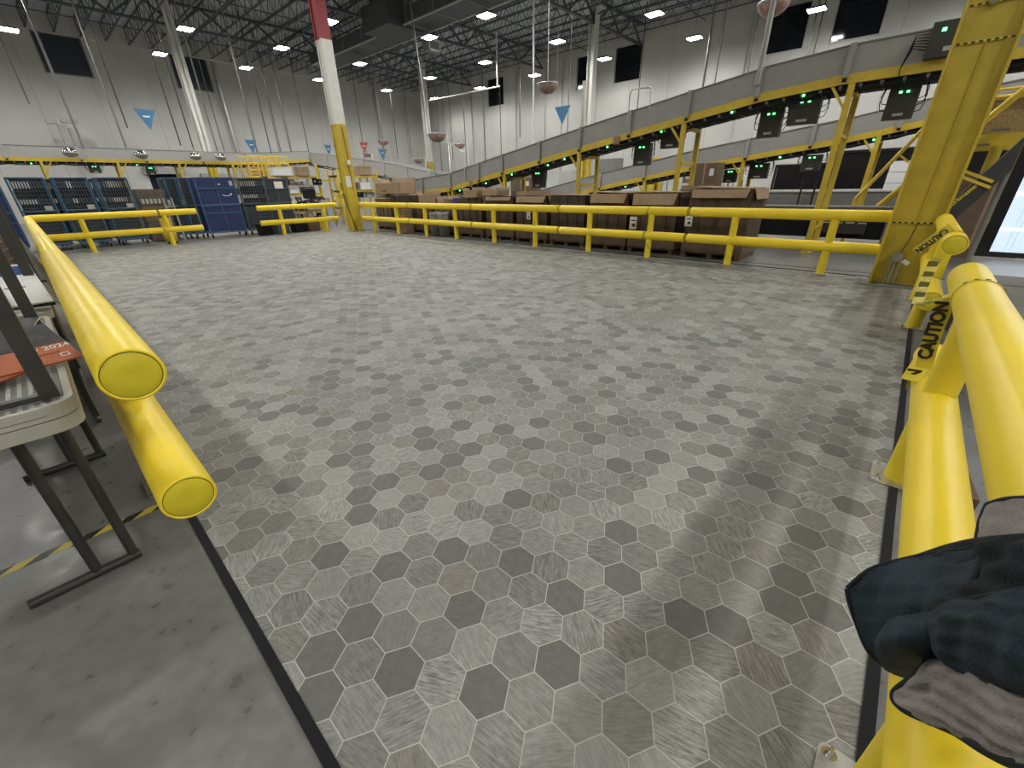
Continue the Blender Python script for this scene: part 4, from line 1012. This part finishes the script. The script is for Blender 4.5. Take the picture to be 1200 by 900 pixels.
b = MB(); [b.b2((-1.6+k*.28, 0, 1.05+k*.33), (-1.3+k*.28, .7, 1.08+k*.33)) for k in range(6)]; build_each(b, 'tread', YSTL, t)
b = MB(); [b.cyl((x, 0, 0), (x, 0, 2.2), .05, 8) for x in (-2.0, -1.6)]; build_each(b, 'post', YSTL, t)

# ------------------------------------------------------------------ right background: stair, sloping beam, equipment
t = thing('yellow_stair', 'yellow pipe handrail of a stair crossing behind the big yellow column', 'handrail', (15.6, 1.3, 0))
b = MB(); 
for xo in (0, .12): b.cyl((xo, 0, 1.15), (xo, -1.2, 3.25), .045, 8)
b.bar((0, -.6, 2.2), (.0, -.85, 2.0), .05); build_each(b, 'upper_bar', YSTL, t)
b = MB(); b.cyl((0, -.35, .75), (0, -2.9, 4.1), .05, 8); b.cyl((.12, -.35, .65), (.12, -2.9, 4.0), .04, 8); build_each(b, 'lower_bar', YSTL, t)
b = MB(); b.cyl((0, 0, 0), (0, 0, 1.17), .045, 8); b.cyl((0, -1.2, 0), (0, -1.2, 3.25), .045, 8); build_each(b, 'post', YSTL, t)
b = MB(); [b.b2((.15, -.2-k*.24, .2+k*.3), (.5, -.5-k*.24, .24+k*.3)) for k in range(9)]; build_each(b, 'tread', GREYD, t)
# mezzanine box right of the column
t = thing('mezzanine', 'yellow edged mezzanine platform with amber screen at the upper right', 'platform', (16.2, -1.0, 0))
b = MB(); b.cyl((0, .55, 0), (0, .55, 3.7), .07, 8); b.cyl((0, -.05, 0), (0, -.05, 2.3), .11, 8); b.cyl((0, -2.6, 0), (0, -2.6, 3.7), .07, 8); build_each(b, 'post', YOLD, t)
MB().b2((0, -3.0, 2.2), (.12, .6, 2.55)).build('edge_beam', YOLD, t)
MB().b2((.05, -3.0, 2.55), (.07, .55, 3.25)).build('screen_panel', mat('amber_mesh', (.28, .19, .08), .6, vary=.3, vscale=20), t)
b = MB(); b.cyl((0, .6, 3.3), (0, -3, 3.3), .045, 8); b.cyl((0, .6, 3.45), (0, -3, 3.45), .03, 8); build_each(b, 'guard_bar', YSTL, t)
MB().b2((.12, -3.0, 2.25), (1.6, .5, 2.35)).build('deck', GREYD, t)
# sloping dark conveyor with lettering
t = thing('sloping_boom', 'dark grey sloping loader boom lettered along its side, right of the big yellow column', 'loader', (12.6, -.1, 0))
P0 = Vector((0, -.04, .24)); P1_ = Vector((0, -1.67, 3.2)); dv = (P1_-P0).normalized()
b = MB(); b.bar(P0, P1_, .18, .28, up=(0, dv.z, -dv.y)); b.build('boom', mat('boom_grey', (.035, .04, .04), .5, vary=.2), t)
text('workmaster', .25, frame(P0.lerp(P1_, .37)+Vector((-.1, 0, 0)), dv, (0, dv.z*1., -dv.y) if False else (0, -dv.z*-1, 0)), YTXT, 'boom_lettering', t, bold=.002) if False else None
text('workmaster', .105, frame(Vector((-.1, -.515, 1.295)), (0, -.55, .84), (0, .84, .55)), YTXT, 'boom_lettering', t, bold=.002)
b = MB(); b.cyl((0, .1, 0), (0, .1, .9), .06, 8); b.cyl((.1, -1.0, 0), (.1, -1.0, 1.9), .05, 8); build_each(b, 'support', GREYD, t)
b = MB(); b.bar((-.1, -.05, 1.9), (-.12, -.85, 1.55), .05); b.bar((-.1, -.05, 1.8), (-.12, -.85, 1.45), .05); build_each(b, 'yellow_strut', YSTL, t)
t = thing('carton', 'brown carton with white shipping mark behind the sloping boom', 'carton', (14.0, -.8, 0))
MB().b2((0, -1.1, 0), (1.0, .45, 1.7)).build('box_body', CARDM, t); MB().box((-.006, -.6, 1.25), (.01, .12, .3), M=Matrix.Rotation(.4, 3, 'X')).build('shipping_mark', LGREY, t)
MB().b2((-.004, -.35, 0.2), (0, -.3, 1.7)).build('packing_tape', CARD, t)
# low yellow roller conveyor behind the rail end
t = thing('floor_conveyor', 'low grey belt conveyor with yellow frame end behind the right guard rail', 'conveyor', (14.4, 3.0, 0))
MB().b2((0, -6.2, .82), (.9, 1.0, 1.0)).build('belt_frame', mat('belt_side', (.11, .11, .105), .5, vary=.1), t)
MB().b2((-.03, -4.6, .50), (.03, -2.9, .74)).build('yellow_side', YSTL, t)
for y in (.6, -1.0, -2.6, -4.4):
    b = MB(); b.cyl((.1, y, .06), (.1, y, .85), .05, 8); b.cyl((.8, y, .06), (.8, y, .85), .05, 8); build_each(b, 'leg', GREYD, t)
    b = MB(); b.cyl((.06, y, .08), (.14, y, .08), .08, 12); b.build('caster', BLK, t)
MB().b2((-.01, -2.2, .35), (.05, -1.3, .6)).build('drive_box', CHAR, t)
MB().b2((.15, -5.5, .22), (.8, .9, .62)).build('lower_tray', BLK, t)
b = MB(); b.box((-.04, -3.0, .72), (.02, .05, .04)); b.box((-.04, -4.2, .66), (.02, .05, .04)); build_each(b, 'indicator_light', LED, t)
b = MB(); [b.box((-.02, -1.35-.25*k, .62), (.02, .18, .03)) for k in range(4)]; b.build('label_strip', LGREY, t)
# dock line: grey low wall, black posts, wire things
t = thing('dock_counter', 'long pale grey counter wall in front of the black dock openings', 'counter', (24.0, -2.0, 0))
MB().b2((0, 0, 0), (.3, 12.5, 1.15)).build('panel', mat('dock_grey', (.13, .13, .12), .6, vary=.1), t); MB().b2((-.05, 0, 1.15), (.35, 12.5, 1.2)).build('cap', GREY, t)
for k, y in enumerate((4.0, 6.5, 3.5, 7.1)):
    pipe([(23.6, y, 0), (23.6, y, 1.7)], .04, BLK, 'bollard', 'thin black post in front of the pale counter wall', 'post', 'black posts before the counter')
t = thing('wire_shelf', 'chrome wire shelving holding white parcels left of the black openings', 'shelf', (21.0, 6.3, 0))
for sx in (0, .6):
    for sy in (0, 3.0): MB().cyl((sx, sy, 0), (sx, sy, 2.3), .03, 8).build('upright', GALV, t)
for z in (1.05, 1.6, 2.25): MB().b2((0, 0, z), (.6, 3.0, z+.04)).build('shelf', GALV, t)
for k, (y, z, h, m, l) in enumerate(((6.5, 1.09, .4, WHITE, 'white parcel at the right end of the low wire shelf'), (7.2, 1.09, .3, LGREY, 'grey parcel next on the low wire shelf'), (8.1, 1.09, .42, WHITE, 'tall white parcel at the left of the low wire shelf'), (6.8, 1.64, .35, LGREY, 'grey parcel on the upper wire shelf'), (7.9, 1.64, .4, CARDM, 'brown parcel on the upper wire shelf'))):
    t = thing('parcel', l, 'parcel', (21.1, y, z)); MB().rbox((.2, .25, h/2), (.4, .5, h), .03).build('wrapping', m, t); MB().b2((-.005, .1, h*.4), (.0, .35, h*.7)).build('label_sticker', LGREY, t)
t = thing('pallet_load', 'stack of white shrink-wrapped cases behind the yellow handrail', 'pallet load', (24.9, .0, 0))
MB().b2((0, 0, 0), (1.1, 1.3, .15)).build('pallet', WOOD, t)
for k in range(5): MB().rbox((.55, .65, .4+k*.42), (1.05-.02*k, 1.22, .40), .04).build('wrapped_case', CLEAR, t)
for k, (x, y, z, w, h, l) in enumerate(((16.8, 5.5, 0, .9, 2.25, 'tall tan carton standing behind the right pallet boxes'), (16.3, 13.5, 0, 1.3, 2.0, 'tan carton under the rising conveyor in the middle'), (17.0, 17.8, 0, 1.0, 1.9, 'tan carton under the low end of the conveyor'))):
    t = thing('carton', l, 'carton', (x, y, z)); MB().b2((0, 0, 0), (.7, w, h)).build('box_body', CARDM, t); MB().b2((-.004, w*.45, 0), (0, w*.52, h)).build('packing_tape', CARD, t)
    MB().b2((-.006, w*.12, h*.82), (0, w*.28, h*.92)).build('shipping_label', WHITE, t)
for k, (x, y, w, h, m, l) in enumerate(((22.5, 12.6, 1.2, 2.9, GREYD, 'tall dark control cabinet standing behind both conveyors'), (22.5, 15.4, 1.1, 2.4, LGREY, 'pale control cabinet standing behind the conveyors'), (22.5, 18.6, 1.3, 2.3, GREYD, 'dark control cabinet left of the pale one'), (22.5, 10.2, .7, 2.8, YOLD, 'narrow yellow cabinet seen under the nearest conveyor'))):
    t = thing('control_cabinet', l, 'cabinet', (x, y, 0)); MB().b2((0, 0, 0), (.6, w, h)).build('body', m, t); MB().b2((-.015, .04, .1), (0, w-.04, h-.06)).build('door', m, t); MB().b2((-.03, w*.8, h*.45), (-.015, w*.84, h*.55)).build('handle', BLK, t)

# ------------------------------------------------------------------ workstation at the right edge
t = thing('work_table', 'pale grey metal topped work table behind the near right rail', 'table', (5.7, -.62, 0))
MB().b2((0, -2.3, .80), (1.3, 0, .845)).build('tabletop', mat('pale_top', (.42, .42, .42), .35, vary=.05), t)
for sx in (.05, 1.25):
    for sy in (-.05, -2.25): MB().box((sx, sy, .4), (.05, .05, .8)).build('leg', GREYD, t)
b = MB(); b.b2((.02, -2.28, .3), (1.28, -.02, .33)); b.build('lower_shelf', GREYD, t)
t = thing('display_screen', 'large black framed screen showing a pale blue spreadsheet page', 'screen', (6.85, -.62, .85))
MB().b2((0, -2.1, .02), (.06, -.0, 1.45)).build('bezel', BLKG, t)
SCR = mat('screen_glow', (.5, .6, .7), .4, emit=(.62, .76, .90), estr=.85)
SCW = mat('screen_white', (.8, .8, .8), .4, emit=(.95, 1, 1), estr=1.0)
SCL = mat('screen_line', (.4, .5, .6), .4, emit=(.42, .56, .72), estr=.7)
MB().b2((-.004, -2.0, .07), (0, -.10, 1.4)).build('screen', SCR, t)
b = MB(); [b.b2((-.007, -2.0, z), (-.004, -.10, z+.03)) for z in (.28, .62, 1.0, 1.3)]; b.build('menu_bar', SCW, t)
b = MB(); [b.b2((-.007, y-.006, z), (-.004, y, z+.3)) for z, y in ((.31, -.2), (.31, -.24), (.31, -.28), (.65, -.32), (.65, -.36), (.65, -.6), (1.03, -.25), (1.03, -.45), (.31, -.6), (.31, -.7), (.02+.07, -.2), (.09, -.24))]
[b.b2((-.007, -.9, z), (-.004, -.45, z+.008)) for z in (.4, .44, .48, .75, .79, .83)]; b.build('page_lines', SCL, t)
MB().b2((.0, -1.3, 0), (.25, -.8, .03)).build('stand', BLK, t)
t = thing('tool_bag', 'black bag lying under the pale work table', 'bag', (4.9, -1.0, .02))
b = MB(); b.rbox((.3, -.35, .30), (.9, .7, .6), .12, 0, 4); b.build('body', BLK, t); b = MB(); b.tube([(0, -.2, .6), (.1, -.25, .72), (.5, -.25, .72), (.6, -.2, .6)], .012, 6); b.build('handle', LGREY, t)
t = thing('wood_block', 'short brown timber blocks on the floor behind the near right rail', 'wood', (3.15, -.62, .0))
b = MB(); b.box((0, 0, .05), (.5, .09, .09), rz=.1); build_each(b, 'block', WOOD, t); b = MB(); b.box((-.55, -.02, .05), (.35, .09, .09), rz=-.1); b.build('block', CARD, t)

# ------------------------------------------------------------------ left tables
def rounded(w, d, r, n=6):
    pts = []
    for cx, cy, a0 in ((w/2-r, d/2-r, 0), (-w/2+r, d/2-r, 90), (-w/2+r, -d/2+r, 180), (w/2-r, -d/2+r, 270)):
        for k in range(n+1):
            a = R(a0+90*k/n); pts.append((cx+r*math.cos(a), cy+r*math.sin(a)))
    return pts
TZ = .90
t = thing('folding_table', 'grey plastic folding table standing upright on T-shaped steel legs', 'table', (-.48, 3.08, 0))
MB().prism(rounded(.76, 1.84, .09), (0, 0, TZ-.03), .052).build('tabletop', TABLE, t)
for sy, s in ((-.66, -1), (.66, 1)):
    b = MB(); b.tube([(.155, sy, TZ-.06), (.155, sy, .03)], .02, 8); b.build('leg', CHAR, t)
    b = MB(); b.tube([(.29, sy, TZ-.06), (.29, sy, .03)], .02, 8); b.build('leg', CHAR, t)
    b = MB(); b.tube([(-.075, sy, .022), (.315, sy, .022)], .022, 10); b.build('foot_bar', CHAR, t)
    b = MB(); b.tube([(.155, sy, TZ-.3), (.29, sy, TZ-.3)], .012, 6); b.build('crossbar', CHAR, t)
    b = MB(); b.tube([(0, sy, TZ-.3), (0, sy-s*.35, TZ-.07)], .01, 6); b.build('folding_strut', CHAR, t)
t = thing('folding_table', 'second grey folding table lying upside down on the first, legs in the air', 'table', (-.48, 3.08, TZ-.002))
MB().prism(rounded(.76, 1.84, .09), (0, 0, .012), .02).build('tabletop', TABLE, t)
b = MB(); pts = rounded(.76, 1.84, .09); inn = rounded(.71, 1.79, .07); nn = len(pts)
b.add([(p[0], p[1], .02) for p in pts]+[(p[0], p[1], .055) for p in pts]+[(p[0], p[1], .055) for p in inn]+[(p[0], p[1], .02) for p in inn],
      [(i, (i+1) % nn, nn+(i+1) % nn, nn+i) for i in range(nn)]+[(nn+i, nn+(i+1) % nn, 2*nn+(i+1) % nn, 2*nn+i) for i in range(nn)]+[(2*nn+i, 2*nn+(i+1) % nn, 3*nn+(i+1) % nn, 3*nn+i) for i in range(nn)])
b.build('rim', TABLE, t)
# waffle underside: lattice ribs with pockets
b = MB()
LAT = mat('lattice_plastic', (.55, .54, .49), .5)
for k in range(-11, 12): b.b2((k*.031-.009, -.88, .021), (k*.031+.009, .88, .038))
for k in range(-28, 29): b.b2((-.35, k*.031-.009, .021), (.35, k*.031+.009, .038))
q = b.build('lattice', LAT, t)
MB().b2((-.35, -.89, .0205), (.35, .89, .0215)).build('pocket_floor', GREYD, t)
for x in (.305, -.305): MB().b2((x-.01, -.8, .03), (x+.01, .8, .05)).build('runner', GREYD, t)
for sy in (-.80, .52):
    for sx in (-.32, .32):
        MB().box((sx, sy, .38), (.052, .035, .66)).build('leg', CHAR, t)
    MB().box((0, sy, .70), (.67, .035, .035)).build('foot_bar', CHAR, t)
    MB().box((0, sy, .06), (.67, .03, .02)).build('hinge_bar', CHAR, t)
t = thing('folding_table', 'farther grey folding table lying upside down with dark upright legs', 'table', (-.36, 5.2, TZ-.02))
MB().prism(rounded(.55, 1.8, .09), (0, 0, .012), .05).build('tabletop', TABLE, t)
for sy in (-.7, .6):
    for sx in (-.25, .25): MB().box((sx, sy, .38), (.052, .035, .66)).build('leg', CHAR, t)
    MB().box((0, sy, .06), (.62, .03, .02)).build('hinge_bar', CHAR, t)
t = thing('bench_base', 'dark steel bench frame under the farther upside down table', 'bench', (-.36, 5.2, 0))
for sx in (-.22, .22):
    for sy in (-.75, .75): MB().box((sx, sy, .427), (.04, .04, .854)).build('leg', CHAR, t)
b = MB(); b.b2((-.25, -.8, .80), (.25, .8, .852)); b.build('top_frame', CHAR, t)
for sx in (-.22, .22): MB().cyl((sx, -.85, .03), (sx, .85, .03), .02, 8).build('foot_bar', CHAR, t)
# printed matter
def booklet(label, x, y, z, w, h, th, rz, m, extra=None, tilt=0.):
    t = thing('booklet', label, 'booklet', (x, y, z), rz); t.rotation_euler = (tilt, 0, rz)
    MB().b2((-w/2, -h/2, 0), (w/2, h/2, th)).build('cover', m, t)
    MB().b2((-w/2+.003, -h/2+.003, -.0), (w/2+.002, h/2-.003, th*.6)).build('pages', WHITE, t)
    if extra: extra(t, w, h, th)
    return t
def orange_print(t, w, h, th):
    MB().b2((-w/2+.001, -.02, th), (w/2-.001, h/2-.001, th+.001)).build('cover_photo', DKP, t)
    text('May 2024', .046, frame((.045, -.05, th+.0012), (1, .0, 0), (0, 1, 0)), WHITE, 'cover_title', t, ext=.0003, bold=.0005)
    text('Edition 8', .018, frame((.05, -.10, th+.0012), (1, 0, 0), (0, 1, 0)), BTXT, 'cover_print', t, ext=.0003)
    text('issue', .018, frame((-.02, -.13, th+.0012), (1, 0, 0), (0, 1, 0)), WHITE, 'cover_print', t, ext=.0003)
    b = MB(); [b.b2(a, c) for a, c in (((.075, -.145, th), (.079, -.115, th+.001)), ((.101, -.145, th), (.105, -.115, th+.001)), ((.075, -.145, th), (.105, -.141, th+.001)), ((.075, -.119, th), (.105, -.115, th+.001)))]; b.build('square_outline', WHITE, t)
booklet('orange covered booklet dated 2024 lying on the upturned table', -.195, 2.80, 1.03, .26, .36, .008, .22, ORANGE, orange_print, .30)
booklet('second orange booklet half under the dated one', -.36, 2.70, .985, .24, .3, .008, .7, ORANGE, lambda t, w, h, th: (MB().b2((-w/2, -.02, th), (w/2, .05, th+.001)).build('dark_band', DKP, t), text('ull', .04, frame((0, -.07, th+.001), (1, 0, 0), (0, 1, 0)), WHITE, 'cover_print', t, ext=.0003)), .12)
booklet('glossy dark photo booklet behind the orange one', -.30, 3.25, 1.02, .26, .34, .008, -.35, DKP, None, .2)
booklet('white booklet with a dark blue band among the farther stack', -.17, 4.42, 1.10, .20, .42, .012, .10, WHITE, lambda t, w, h, th: (MB().b2((-w/2, h*.22, th), (w/2, h*.45, th+.001)).build('blue_band', NAVYP, t), MB().b2((-w*.4, -h*.1, th), (w*.1, -h*.07, th+.001)).build('text_line', GREYD, t)), .55)
booklet('blue covered booklet left of the white banded one', -.36, 4.05, 1.04, .22, .40, .012, .1, NAVYP, lambda t, w, h, th: text('TOM', .07, frame((0, .1, th+.001), (1, 0, 0), (0, 1, 0)), LGREY, 'cover_print', t, ext=.0003), .45)
booklet('black booklet at the left edge beyond the orange ones', -.40, 3.62, 1.02, .22, .4, .012, -.1, DKP, None, .3)
booklet('white sheet pack beside the railing on the farther table', -.16, 4.95, 1.02, .12, .4, .02, .05, WHITE, None, .3)
booklet('dark printed pack at the left edge of the farther table', -.45, 5.2, .96, .22, .5, .03, -.2, DKP)
# clutter further away on the left
t = thing('cardboard_stack', 'pile of brown cardboard sheets and boxes beyond the upturned tables', 'cardboard', (-.75, 8.0, 0))
MB().b2((-.3, -.6, 0), (.62, .8, 1.2)).build('carton', CARDM, t); MB().box((.3, .1, 1.42), (.5, .8, .4), rz=.1).build('carton', CARD, t); MB().box((.1, .5, 1.66), (.7, .5, .06), rz=.3).build('sheet', MATS['case_brown'], t)
t = thing('wire_stand', 'dark wire stand with looped cables behind the upturned tables', 'stand', (-.45, 6.9, 0))
for sx in (-.2, .25): MB().box((sx, 0, .75), (.04, .04, 1.5)).build('upright', CHAR, t)
b = MB()
for k in range(9): b.tube([(-.2+.05*k, 0, .5+.1*k), (.1, -.1, .6+.1*k), (.3, .05*math.sin(k), .75+.09*k), (.42, .1, .5+.05*k)], .008, 5)
build_each(b, 'cable', GREYD, t)
t = thing('black_case', 'open black case standing beyond the folding tables at the left edge', 'case', (-.75, 6.4, 0))
b = MB(); b.b2((-.2, -.3, 0), (.3, .3, 1.15)); b.build('shell', BLK, t); MB().b2((-.22, -.32, 1.15), (.32, .32, 1.19)).build('lid', CARDM, t)
# striped tape on the floor
tag(MB().b2((-6, 2.775, 0), (.02, 2.83, .0012)).build('floor_tape', HAZ), 'yellow and black striped tape on the concrete beneath the folding table', 'tape')
tag(MB().b2((-.12, 11.5, .0), (.0, 11.62, .6)).build('hose_bracket', YSTL), 'small yellow and black bracket behind the left guard rail', 'bracket')

# ------------------------------------------------------------------ the jacket thrown over the near right rail
def patch(grid, sub=6, thick=.008, seed=0, amp=.008):
    """bicubic (Catmull-Rom) surface through a grid of world points, given a real thickness"""
    rows, cols = len(grid), len(grid[0])
    def cr(p0, p1, p2, p3, t): return .5*((2*p1)+(-p0+p2)*t+(2*p0-5*p1+4*p2-p3)*t*t+(-p0+3*p1-3*p2+p3)*t*t*t)
    def row_eval(row, u):
        i = min(int(u), len(row)-2); t = u-i
        g = lambda k: row[max(0, min(len(row)-1, k))]
        return cr(g(i-1), g(i), g(i+1), g(i+2), t)
    G = [[Vector(p) for p in r] for r in grid]
    nu, nv = (cols-1)*sub+1, (rows-1)*sub+1
    P = []
    for a in range(nv):
        v = a/sub; colp = []
        for c in range(nu):
            u = c/sub; pts = [row_eval(G[r], u) for r in range(rows)]
            i = min(int(v), rows-2); t = v-i; g = lambda k: pts[max(0, min(rows-1, k))]
            colp.append(cr(g(i-1), g(i), g(i+1), g(i+2), t))
        P.append(colp)
    Nn = [[None]*nu for _ in range(nv)]
    for a in range(nv):
        for c in range(nu):
            du = P[a][min(c+1, nu-1)]-P[a][max(c-1, 0)]; dv_ = P[min(a+1, nv-1)][c]-P[max(a-1, 0)][c]
            n_ = du.cross(dv_); Nn[a][c] = n_.normalized() if n_.length > 1e-9 else Vector((0, 0, 1))
    vs = []
    for sgn in (1, -1):
        for a in range(nv):
            for c in range(nu):
                ef = min(1., min(a, nv-1-a, c, nu-1-c)/4.)
                w = ef*amp*(math.sin(c*.9+a*.45+seed)+.6*math.sin(a*1.3-c*.5+seed*2))
                vs.append(P[a][c]+Nn[a][c]*(w+sgn*thick/2))
    M_ = nu*nv; fs = []
    for a in range(nv-1):
        for c in range(nu-1):
            i = a*nu+c; fs.append((i, i+1, i+nu+1, i+nu)); fs.append((M_+i, M_+i+nu, M_+i+nu+1, M_+i+1))
    edge = [(0, c) for c in range(nu)]+[(a, nu-1) for a in range(1, nv)]+[(nv-1, c) for c in range(nu-2, -1, -1)]+[(a, 0) for a in range(nv-2, 0, -1)]
    idx = [a*nu+c for a, c in edge]
    for i in range(len(idx)):
        j = (i+1) % len(idx); fs.append((idx[i], M_+idx[i], M_+idx[j], idx[j]))
    return vs, fs, [P[a][c] for a, c in edge]
def ray(px, py, dist):
    # turns the measured outline of the jacket into hall coordinates (metres from the standing point)
    fw = (0.66284296, 0.60985310, -0.43441722); rt = (0.67017706, -0.74195749, -0.01902085); up = (0.33391904, 0.27852862, 0.90051093)
    f = 480.7859744802279; a, b_ = (px-600)/f, (450-py)/f
    d_ = Vector([fw[i]+rt[i]*a+up[i]*b_ for i in range(3)])
    return Vector((0, 0, 1.65))+d_*dist
mat('navy_recess_shade', (.007, .011, .015), .95, vary=.3, vscale=14, bump=.5, bscale=160)  # same navy darkened for the body: shade between the folds put into the colour
JK = thing('jacket', 'navy fleece jacket with grey lining thrown over the near right guard rail', 'jacket', (.95, -.379, ZT))
jo = Vector((.95, -.379, ZT))
def jp(name, rows, m, seed, thick=.008, amp=.006, sub=7, trim=None, sm=True):
    g = [[ray(*q)-jo for q in r] for r in rows]
    vs, fs, ed = patch(g, sub, thick, seed, amp)
    o = MB().add(vs, fs, sm).build(name, m, JK)
    if trim:
        c = MB(); e = ed+[ed[0]]; c.tube(e, trim, 6); c.build('seam_binding', NAVYD, o)
    return o
jp('collar', [[(1158, 592, .80), (1180, 586, .76), (1215, 584, .70), (1250, 580, .66)],
              [(1150, 612, .78), (1176, 606, .74), (1212, 604, .68), (1250, 600, .64)],
              [(1145, 640, .76), (1172, 640, .70), (1210, 640, .64), (1250, 640, .61)]], FLEECE, 1, amp=.003, trim=.0062)
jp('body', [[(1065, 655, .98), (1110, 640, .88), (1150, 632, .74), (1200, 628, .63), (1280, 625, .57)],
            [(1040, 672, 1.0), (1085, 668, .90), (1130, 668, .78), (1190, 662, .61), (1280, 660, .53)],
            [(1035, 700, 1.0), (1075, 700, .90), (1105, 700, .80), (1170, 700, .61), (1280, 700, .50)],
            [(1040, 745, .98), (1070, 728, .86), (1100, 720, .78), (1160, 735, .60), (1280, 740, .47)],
            [(1080, 790, .88), (1085, 770, .83), (1110, 765, .76), (1165, 800, .57), (1280, 810, .44)]], MATS['navy_recess_shade'], 2, amp=.006, trim=.004)
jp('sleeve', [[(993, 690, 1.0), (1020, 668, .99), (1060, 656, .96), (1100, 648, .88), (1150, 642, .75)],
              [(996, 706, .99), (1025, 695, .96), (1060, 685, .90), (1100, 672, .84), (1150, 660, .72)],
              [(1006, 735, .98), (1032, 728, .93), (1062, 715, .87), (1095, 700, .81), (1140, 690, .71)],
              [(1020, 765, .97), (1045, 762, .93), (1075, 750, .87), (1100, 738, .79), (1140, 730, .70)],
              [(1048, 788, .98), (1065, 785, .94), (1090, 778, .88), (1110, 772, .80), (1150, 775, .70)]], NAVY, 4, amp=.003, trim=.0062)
jp('cuff_fold', [[(1030, 746, .88), (1046, 727, .84), (1070, 722, .80), (1110, 716, .74)],
                 [(1028, 762, .87), (1050, 748, .80), (1080, 742, .76), (1110, 732, .72)],
                 [(1036, 782, .89), (1060, 775, .84), (1086, 768, .80), (1115, 760, .74)],
                 [(1060, 793, .92), (1075, 792, .88), (1095, 788, .84), (1120, 780, .78)]], NAVY, 6, amp=.002)
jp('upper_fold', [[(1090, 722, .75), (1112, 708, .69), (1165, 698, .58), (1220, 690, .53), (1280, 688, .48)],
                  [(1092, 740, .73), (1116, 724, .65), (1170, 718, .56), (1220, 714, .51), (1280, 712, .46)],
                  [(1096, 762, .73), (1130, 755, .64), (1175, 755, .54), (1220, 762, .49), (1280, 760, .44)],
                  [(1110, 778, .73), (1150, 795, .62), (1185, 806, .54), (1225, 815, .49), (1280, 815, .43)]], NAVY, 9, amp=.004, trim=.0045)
jp('lining', [[(1088, 775, .80), (1110, 772, .76), (1150, 785, .66), (1185, 800, .57), (1240, 810, .48)],
              [(1072, 792, .78), (1105, 790, .72), (1145, 800, .62), (1180, 815, .55), (1240, 830, .46)],
              [(1048, 812, .80), (1090, 812, .74), (1135, 825, .62), (1175, 840, .53), (1240, 850, .44)],
              [(1056, 830, .78), (1095, 838, .71), (1140, 855, .60), (1178, 872, .51), (1240, 880, .42)],
              [(1100, 850, .72), (1118, 858, .67), (1150, 878, .57), (1190, 896, .49), (1240, 900, .42)]], FLEECE, 3, amp=.005, trim=.0062)

# ------------------------------------------------------------------ camera, world, view
cam = bpy.data.cameras.new('camera'); co = bpy.data.objects.new('camera', cam); COL.objects.link(co)
cam.sensor_fit = 'HORIZONTAL'; cam.sensor_width = 36; cam.lens = 480.786/1200*36; cam.clip_start = .05; cam.clip_end = 200
rt = Vector((0.66284296, 0.60985310, -0.43441722))
fw = Vector((0.66284296, 0.60985310, -0.43441722)); rv = Vector((0.67017706, -0.74195749, -0.01902085)); uv = Vector((0.33391904, 0.27852862, 0.90051093))
M4 = Matrix((rv, uv, -fw)).transposed().to_4x4(); M4.translation = Vector((0, 0, 1.65)); co.matrix_world = M4
SC.camera = co
wd_ = bpy.data.worlds.new('night'); SC.world = wd_; wd_.use_nodes = True
wd_.node_tree.nodes['Background'].inputs[0].default_value = (.02, .025, .035, 1); wd_.node_tree.nodes['Background'].inputs[1].default_value = .3
SC.view_settings.view_transform = 'Standard'; SC.view_settings.look = 'None'; SC.view_settings.gamma = 1; SC.view_settings.use_curve_mapping = False
SC.view_settings.exposure = -.12
